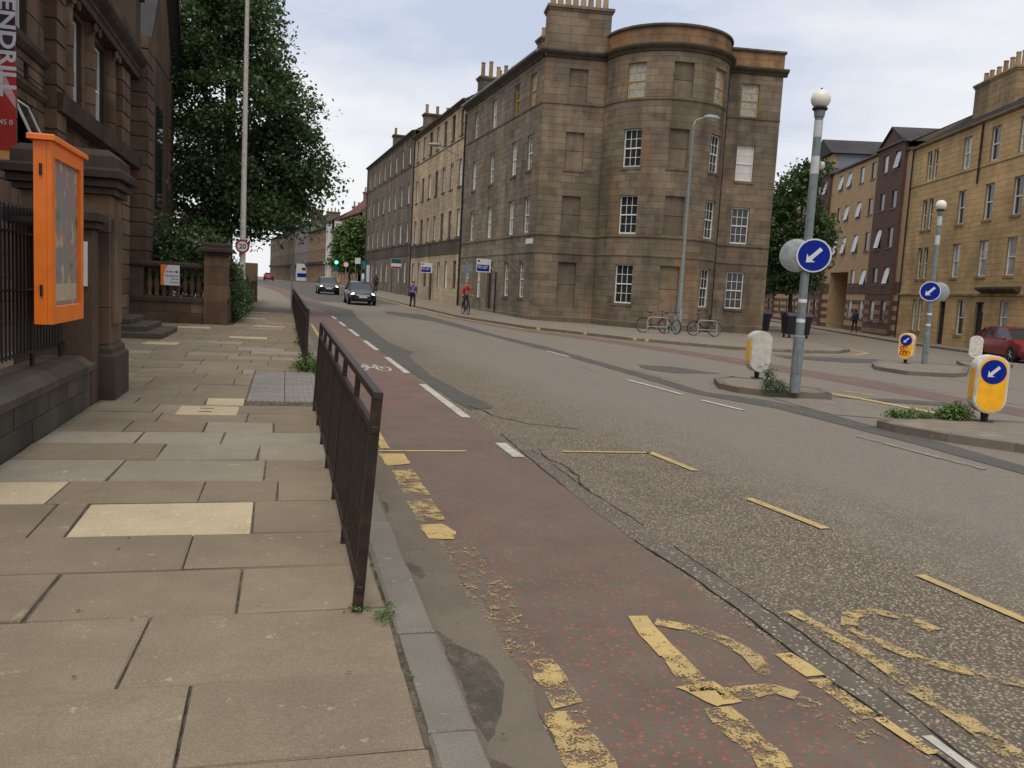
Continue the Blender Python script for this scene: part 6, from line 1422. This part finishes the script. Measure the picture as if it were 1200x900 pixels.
# ------------------------------------------------------------------ cars
def car(name, label, loc, rz, paint, L=4.2, W=1.78, H=1.47, lamps=True, group=None):
    r = thing(name, label, 'car', loc, rz, group); k = L/4.2; hw = W/2/.89; hk = H/1.46
    st = [(0, .36, .62, .56), (.06, .26, .70, .70), (.22, .21, .75, .80), (.5, .19, .82, .855), (.95, .18, .93, .885), (1.25, .18, .97, .89), (2.2, .18, .96, .89), (3.3, .18, .99, .885), (3.85, .20, 1.01, .85), (4.08, .26, .98, .79), (4.2, .38, .82, .70)]
    b = MB(); vs = []
    for t, zl, zt, w in st:
        y = (t-2.1)*k; w *= hw; zl *= hk; zt *= hk; zm = zl+(zt-zl)*.45
        half = [(0, zl), (w*.82, zl), (w*.97, zl+.10), (w, zm), (w*.985, zt-.13), (w*.93, zt-.03), (w*.72, zt+.005), (0, zt+.02)]
        vs += [(x, y, z) for x, z in half]+[(-x, y, z) for x, z in half[-2:0:-1]]
    m = 14; n = len(st)
    fs = [(i*m+j, i*m+(j+1) % m, (i+1)*m+(j+1) % m, (i+1)*m+j) for i in range(n-1) for j in range(m)]+[tuple(range(m)), tuple(reversed(range((n-1)*m, n*m)))]
    b.raw(vs, fs); o = b.build('body', paint, r, (0, 0, 0)); smooth_by_angle(o, 35)
    # glasshouse
    g = [(1.02, .93, .80, .94, .78), (1.9, .95, .80, 1.405, .60), (2.6, .95, .81, 1.455, .61), (3.35, .97, .80, 1.43, .60), (3.72, .985, .78, 1.28, .60), (4.06, .99, .72, 1.0, .66)]
    b = MB(); vs = []
    for t, zb, wb, zt, wt in g:
        y = (t-2.1)*k; wb *= hw; wt *= hw; zb *= hk; zt *= hk; vs += [(-wb, y, zb), (-wt, y, zt-.02), (-wt*.8, y, zt), (wt*.8, y, zt), (wt, y, zt-.02), (wb, y, zb)]
    fs = [(i*6+j, i*6+j+1, (i+1)*6+j+1, (i+1)*6+j) for i in range(5) for j in range(5)]+[tuple(range(6)), tuple(reversed(range(30, 36)))]
    b.raw(vs, fs); b.build('glasshouse', 'car_glass', r, (0, 0, 0))
    b = MB(); vs = []
    for t, zt, wt in ((1.86, 1.392, .60), (2.6, 1.465, .615), (3.38, 1.44, .605), (3.62, 1.38, .59)):
        y = (t-2.1)*k; vs += [(-wt*hw, y, zt*hk-.03), (-wt*hw*.8, y, zt*hk+.012), (wt*hw*.8, y, zt*hk+.012), (wt*hw, y, zt*hk-.03)]
    b.raw(vs, [(i*4+j, i*4+j+1, (i+1)*4+j+1, (i+1)*4+j) for i in range(3) for j in range(3)]); smooth_by_angle(b.build('roof', paint, r, (0, 0, 0)), 50)
    for s in (-1, 1):
        for (t0, z0, w0, t1, z1, w1, rr) in ((1.02, .94, .80, 1.9, 1.40, .605, .03), (2.5, .96, .815, 2.55, 1.44, .615, .035), (3.4, .98, .805, 3.3, 1.42, .61, .05), (4.05, 1.0, .72, 3.62, 1.37, .60, .05)):
            MB().tube((s*w0*hw, (t0-2.1)*k, z0*hk), (s*w1*hw, (t1-2.1)*k, z1*hk), rr, rr*.8, 6).build('pillar', paint, r, (0, 0, 0))
        for t in (.84, 3.42):
            MB().lathe([(.375, -.03), (.375, .012)], (s*.875*hw, (t-2.1)*k, .33), 20, 'x').build('wheel_arch', 'tyre', r, (0, 0, 0))
            w = MB().lathe([(.25, -.1), (.31, -.09), (.32, -.05), (.32, .05), (.31, .09), (.22, .1)], (s*.81*hw, (t-2.1)*k, .32), 24, 'x').build('wheel', 'tyre', r, (0, 0, 0))
            c = MB(); c.lathe([(.215, 0), (.215, .012), (.17, .02)], (s*.895*hw-(0 if s > 0 else .01), (t-2.1)*k, .32), 20, 'x')
            c.build('rim', 'alloy', w, (0, 0, 0))
            for a in range(5): sp = MB(); aa = 2*pi*a/5; yy, zz = (t-2.1)*k, .32; sp.tube((s*.915*hw, yy, zz), (s*.915*hw, yy+.19*cos(aa), zz+.19*sin(aa)), .028, .02, 5); sp.build('spoke', 'alloy', w, (0, 0, 0))
        y0 = -2.1*k
        h = MB().ball((s*.60*hw, y0+.16, .66*hk), .14, 12, 8, (1.1, .85, .5)).build('headlight', 'headlight' if lamps else 'white_plastic', r, (0, 0, 0))
        MB().ball((s*.68*hw, (4.1-2.1)*k, .86*hk), .12, 10, 7, (.9, .6, .9)).build('tail_light', 'tail', r, (0, 0, 0))
        b = MB(); b.ball((s*.98*hw, (1.35-2.1)*k, .99*hk), .1, 10, 7, (1, .6, .7)); b.build('wing_mirror', paint, r, (0, 0, 0))
        b = MB(); b.box(min(s*.889*hw, s*.896*hw), max(s*.889*hw, s*.896*hw), (2.1-2.1)*k, (2.25-2.1)*k, .80*hk, .83*hk); b.build('door_handle', 'chrome', r, (0, 0, 0))
    MB().box(-.52*hw, .52*hw, -2.1*k-.015, -2.1*k+.1, .30*hk, .44*hk, .01).build('lower_grille', 'black', r, (0, 0, 0)); MB().box(-.42*hw, .42*hw, -2.1*k-.02, -2.1*k+.1, .56*hk, .63*hk, .01).build('grille', 'chrome' if lamps else 'black', r, (0, 0, 0))
    MB().box(-.26, .26, -2.1*k-.03, -2.1*k-.018, .44*hk, .55*hk).build('number_plate', 'plate', r, (0, 0, 0)); MB().box(-.26, .26, 2.1*k+.002, 2.1*k+.015, .6*hk, .71*hk).build('number_plate', 'plate', r, (0, 0, 0))
    return r
for (x, y, lab, sc) in ((4.75, 57.5, 'shiny black hatchback with lit headlamps leading down the hill', 1), (3.55, 77, 'black hatchback with lit headlamps following behind the leading car', 1)):
    car('car', lab, (x, y, zg(x, y)+ROAD+.012), radians(1.5), 'black_car', group='cars driving down the street')
P_ = Straight(RO, RD, RN); cx, cy = P_(-14.0, 3.75)
car('parked_car', 'dark red saloon car parked in front of the golden tenement', (cx, cy, zg(cx, cy)+ROAD+.012), atan2(-RD[0], RD[1])+0.0, 'red_car', 4.5, 1.8, 1.48, False)
car('car', 'distant bright red car at the top of the street', (-3.1, 168, zg(0, 117)+ROAD+.012), pi, 'sign_red', lamps=False)

# ------------------------------------------------------------------ people
def figure(root, J, segs, mats, voxel=.016):
    """one continuous body skinned over tapered limbs; clothing regions follow the limbs"""
    b = MB(); S = []
    for a, c, ra, rc, m in segs:
        p, q = Vector(J[a]) if isinstance(a, str) else Vector(a), Vector(J[c]) if isinstance(c, str) else Vector(c)
        b.tube(p, q, ra, rc, 12); b.ball(p, ra, 12, 8); b.ball(q, rc, 12, 8); S.append((p, q, ra, rc, m))
    me = b.mesh('tmp', [MAT[m] for m in mats]); t = bpy.data.objects.new('tmp', me); COL.objects.link(t)
    md = t.modifiers.new('r', 'REMESH'); md.mode = 'VOXEL'; md.voxel_size = voxel
    sm = t.modifiers.new('s', 'SMOOTH'); sm.iterations = 3; sm.factor = .5
    dg = bpy.context.evaluated_depsgraph_get(); dg.update(); nm = bpy.data.meshes.new_from_object(t.evaluated_get(dg)); bpy.data.objects.remove(t)
    nm.materials.clear()
    for m in mats: nm.materials.append(MAT[m])
    for p in nm.polygons:
        c = p.center; best = None
        for (a, q, ra, rc, m) in S:
            d = q-a; l2 = d.length_squared; tt = max(0, min(1, (c-a).dot(d)/l2)) if l2 > 1e-9 else 0
            dist = (c-(a+d*tt)).length-(ra+(rc-ra)*tt)
            if best is None or dist < best[0]: best = (dist, m)
        p.material_index = mats.index(best[1]); p.use_smooth = True
    nm.name = 'body'; o = bpy.data.objects.new('body', nm); return lnk(o, root)
def person(label, loc, rz, J, top, legs, shoes, hairm, head_cover=None, bag=None, scale=1.0):
    r = thing('person', label, 'person', loc, rz); r.scale = (scale,)*3
    segs = [('pel', 'bel', .135, .13, legs), ('bel', 'che', .135, .155, top), ('che', 'shb', .15, .12, top), ('shL', 'shR', .075, .075, top), ('shb', 'nek', .075, .055, 'skin'), ('nek', 'hed', .052, .088, 'skin'), ('hed', 'crn', .092, .088, 'skin')]
    for s in 'LR':
        segs += [('hip'+s, 'pel', .095, .11, legs), ('hip'+s, 'kne'+s, .092, .062, legs), ('kne'+s, 'ank'+s, .06, .04, legs), ('ank'+s, 'toe'+s, .042, .032, shoes), ('sh'+s, 'elb'+s, .062, .048, top), ('elb'+s, 'wri'+s, .047, .034, top)]
        w, h = Vector(J['wri'+s]), Vector(J['han'+s]); d = (h-w).normalized(); side = d.orthogonal().normalized(); up = d.cross(side)
        segs.append((w, h, .028, .034, 'skin'))
        for k in range(4): base = h+side*(.017*(k-1.5)*1.3); mid = base+d*.035; tip = mid+(d*.7+up*.7)*(.03+.006*(k in (1, 2))); segs += [(base, mid, .0095, .009, 'skin'), (mid, tip, .009, .007, 'skin')]
        segs.append((w+(h-w)*.6+side*.03, w+(h-w)*.9+side*.062, .011, .009, 'skin'))
    hd, cr = Vector(J['hed']), Vector(J['crn']); f = Vector(J.get('look', (0, -1, 0)))
    segs += [(hd+f*.085+Vector((0, 0, .025)), hd+f*.108+Vector((0, 0, .0)), .012, .016, 'skin')]
    mats = [m for m in dict.fromkeys([top, legs, shoes, 'skin'])]
    figure(r, J, segs, mats, .0135)
    b = MB(); cm = head_cover or hairm; c0 = cr+Vector((0, .018, .012))
    b.ball(tuple(c0), .104, 14, 9, (1, 1.08, .82)); b.ball(tuple(hd+Vector((0, .05, .03))), .088, 12, 8); b.build('hat' if head_cover else 'hair', cm, r, (0, 0, 0)).data.shade_smooth()
    for s in (-1, 1):
        MB().ball(tuple(hd+f*.082+Vector((s*.034, 0, .05))), .011, 8, 6).build('eye', 'black', r, (0, 0, 0)); MB().ball(tuple(hd+Vector((s*.092, .0, .02))), .02, 8, 6, (.5, .8, 1.3)).build('ear', 'skin', r, (0, 0, 0))
    MB().ball(tuple(hd+f*.086+Vector((0, 0, -.035))), .018, 8, 6, (1.3, .5, .35)).build('mouth', 'sign_red', r, (0, 0, 0))
    if bag: bag(r)
    return r
def walk(st=.30, arm=.22, bent=False):
    J = dict(pel=(0, .0, .95), bel=(0, 0, 1.05), che=(0, -.01, 1.28), shb=(0, .0, 1.41), nek=(0, -.01, 1.50), hed=(0, -.025, 1.60), crn=(0, -.015, 1.68), shL=(.175, .0, 1.40), shR=(-.175, .0, 1.40), hipL=(.085, 0, .92), hipR=(-.085, 0, .92))
    J.update(kneL=(.09, -st*.55-.04, .50), ankL=(.09, -st*.9, .09), toeL=(.10, -st*.9-.16, .05), kneR=(-.09, st*.25-.02, .49), ankR=(-.09, st*1.05, .13), toeR=(-.10, st*1.05-.13, .035))
    if bent: J.update(elbL=(.25, .02, 1.13), wriL=(.12, -.22, 1.12), hanL=(.05, -.26, 1.14), elbR=(-.25, .02, 1.13), wriR=(-.12, -.22, 1.10), hanR=(-.05, -.26, 1.11))
    else: J.update(elbL=(.225, arm*.35, 1.13), wriL=(.235, arm*.5-.1, .90), hanL=(.232, arm*.5-.14, .83), elbR=(-.225, -.05, 1.13), wriR=(-.235, -arm-.05, .92), hanR=(-.23, -arm-.09, .85))
    return J
def shoulder_bag(mat):
    def f(r):
        b = MB(); b.box(-.29, -.17, -.16, .14, .82, 1.06, .02); b.build('bag', mat, r, (0, 0, 0)); b = MB(); b.path([(-.23, -.1, 1.05), (.02, -.19, 1.3), (.14, -.02, 1.46), (.02, .17, 1.3), (-.23, .1, 1.05)], .014, 6); b.build('strap', 'grey_cloth', r, (0, 0, 0))
    return f
x, y = 7.6, 52.8; person('person in a purple jacket and navy trousers walking beside the kerb', (x, y, zg(x, y)+ROAD+.012), .05, walk(.30, .2, True), 'purple', 'navy', 'grey_cloth', 'hair', bag=shoulder_bag('navy'), scale=.98)
x, y = 8.75, 87.0; person('person in black walking past the teal shopfront', (x, y, zg(x, y)+.032), pi-.1, walk(.28), 'black_cloth', 'black_cloth', 'black_cloth', 'hair', bag=shoulder_bag('black_cloth'))
x, y = P_(13.6, 1.5); person('person in dark clothes walking past the apartment block archway', (x, y, zg(x, y)+.032), atan2(-RD[0], RD[1])+pi, walk(.26), 'navy', 'black_cloth', 'black_cloth', 'hair')
def cyclist():
    x, y = 9.75, 47.0; z = zg(x, y)+.032
    k = thing('bicycle', 'dark bicycle ridden by the person in the red jacket', 'bicycle', (x, y, z), .06); bike_parts(k, 'black_car')
    J = dict(pel=(0, .22, 1.03), bel=(0, .17, 1.12), che=(0, .03, 1.34), shb=(0, -.05, 1.46), nek=(0, -.09, 1.53), hed=(0, -.125, 1.62), crn=(0, -.115, 1.70), shL=(.175, -.04, 1.45), shR=(-.175, -.04, 1.45), hipL=(.09, .22, 1.0), hipR=(-.09, .22, 1.0))
    J.update(kneL=(.11, -.16, .76), ankL=(.11, -.02, .40), toeL=(.11, -.15, .36), kneR=(-.11, -.06, .62), ankR=(-.11, .16, .46), toeR=(-.11, .06, .42))
    J.update(kneL=(.12, -.14, .66), ankL=(.11, -.02, .27), toeL=(.11, -.15, .245), kneR=(-.12, -.2, .84), ankR=(-.11, .20, .46), toeR=(-.11, .10, .41))
    J.update(elbL=(.30, -.12, 1.22), wriL=(.285, -.29, 1.07), hanL=(.28, -.33, 1.055), elbR=(-.30, -.12, 1.22), wriR=(-.285, -.29, 1.07), hanR=(-.28, -.33, 1.055))
    def shirt(r):
        b = MB(); b.raw([(-.05, -.145, 1.36), (.05, -.145, 1.36), (.06, -.02, 1.10), (-.06, -.02, 1.10), (-.05, -.12, 1.36), (.05, -.12, 1.36), (.06, .02, 1.10), (-.06, .02, 1.10)], [(0, 1, 2, 3), (4, 5, 6, 7), (0, 4, 5, 1), (3, 2, 6, 7), (0, 3, 7, 4), (1, 5, 6, 2)]); b.build('shirt_front', 'grey_cloth', r, (0, 0, 0))
    person('person in a red jacket and red cap riding a bicycle', (x, y, z), .06, J, 'red_cloth', 'black_cloth', 'black_cloth', 'hair', 'red_cloth', shirt)
cyclist()

# ------------------------------------------------------------------ far end of the street
def far_street():
    d = (sin(radians(-6.3)), cos(radians(-6.3))); n = (-d[1], d[0]); P = Straight((9.9, 124), d, n)
    spec = [(0, 15, 11.2, 'brick_orange', 'redtile', 'brown sandstone house with a red roof beyond the street tree'), (15, 24, 9.6, 'ashlar_pale', 'slate', 'pale stone house next to the red roofed house'), (24, 30, 11.4, 'whitewall', 'slate', 'narrow white rendered house far up the street'), (30, 52, 10.6, 'brick_orange', 'slate', 'long brown stone terrace far up the street'), (52, 74, 12.4, 'far_grey', 'slate', 'grey stone terrace far up the street'), (74, 130, 12.0, 'ashlar_dark', 'slate', 'furthest stone terrace on the right of the street')]
    for i, (a, c, ev, m, rf, lab) in enumerate(spec):
        x, y = P(a, 0); r = thing('far_house', lab, 'building', (x, y, .87)); ops = []
        nc = max(1, int((c-a)/2.6))
        for k in range(nc):
            u = a+(c-a)*(k+.5)/nc
            for z in (1.8, 5.0, 8.2):
                if z+1.9 < ev: ops.append((u-.55, u+.55, z, z+1.9, 'win', .12))
        facade(r, P, a+.02, c-.02, .3, ev, ops, m, m, blocks=False)
        for o in ops:
            b = MB(); strip_box(b, P, o[0]+.02, o[1]-.02, -.2, -.14, o[2]+.02, o[3]-.02); w = b.build('window', 'glass', r)
            b = MB(); strip_box(b, P, o[0]+.02, o[1]-.02, -.139, -.12, (o[2]+o[3])/2-.04, (o[2]+o[3])/2+.04); b.build('meeting_rail', 'white_paint', w)
        sweep(P, a+.02, c-.02, [(0, 4.2), (.3, 4.25), (.35, 4.75), (0, 4.8)]).build('fascia', ('teal', 'trim_dark', 'whitewall', 'trim_dark', 'dark_door', 'trim_dark')[i], r); sweep(P, a+.02, c-.02, [(0, ev-.3), (.3, ev-.15), (.32, ev), (0, ev+.05)]).build('cornice', 'trim_dark', r)
        body_walls(r, P, a+.02, c-.02, 9, .3, ev, m); roof_gable(r, P, a, c, 9, ev, ev+(4.2 if i == 0 else 2.6), rf)
        if i != 2: qx, qy = P(c-1, -4.5); chimney(r, qx, qy, atan2(n[1], n[0]), 2.6, .9, ev+1.5, ev+4.2, 4, 'ashlar_dark')
    # white hoarding and kiosk
    x, y = 3.2, 178; r = thing('hoarding', 'white hoarding with blue and dark panels by the far junction', 'hoarding', (x, y, .87)); MB().box(-1.2, 1.2, -.06, .06, .2, 3.6).build('board', 'whitewall', r, (0, 0, 0)); MB().box(-1.0, .8, -.075, -.065, .9, 1.7).build('blue_panel', 'blue_sign', r, (0, 0, 0)); MB().box(-.1, .6, -.075, -.065, 2.3, 2.8).build('dark_panel', 'black', r, (0, 0, 0))
    for sx in (-1, 1): MB().box(sx*1.0-.05, sx*1.0+.05, .06, .14, -.1, 3.4).build('leg', 'greypost', r, (0, 0, 0))
    Q = Straight((-8.6, 150), (sin(radians(-4.5)), cos(radians(-4.5))), (cos(radians(-4.5)), -sin(radians(-4.5))))
    for a, c, ev, m, lab in ((0, 26, 9.5, 'far_grey', 'grey stone house on the left far up the street'), (26, 70, 12.5, 'ashlar_dark', 'dark stone terrace on the left far up the street')):
        x, y = Q(a, 0); r = thing('far_house', lab, 'building', (x, y, .87)); ops = [(u-.5, u+.5, z, z+1.8, 'win', .12) for u in np.arange(a+1.6, c-1, 2.8) for z in (1.6, 4.8, 7.4) if z+1.9 < ev]
        facade(r, Q, a+.02, c-.02, .3, ev, ops, m, m, blocks=False)
        for o in ops: b = MB(); strip_box(b, Q, o[0]+.02, o[1]-.02, -.2, -.14, o[2]+.02, o[3]-.02); b.build('window', 'glass', r)
        body_walls(r, Q, a+.02, c-.02, 9, .3, ev, m); roof_gable(r, Q, a, c, 9, ev, ev+3, 'slate')
far_street()
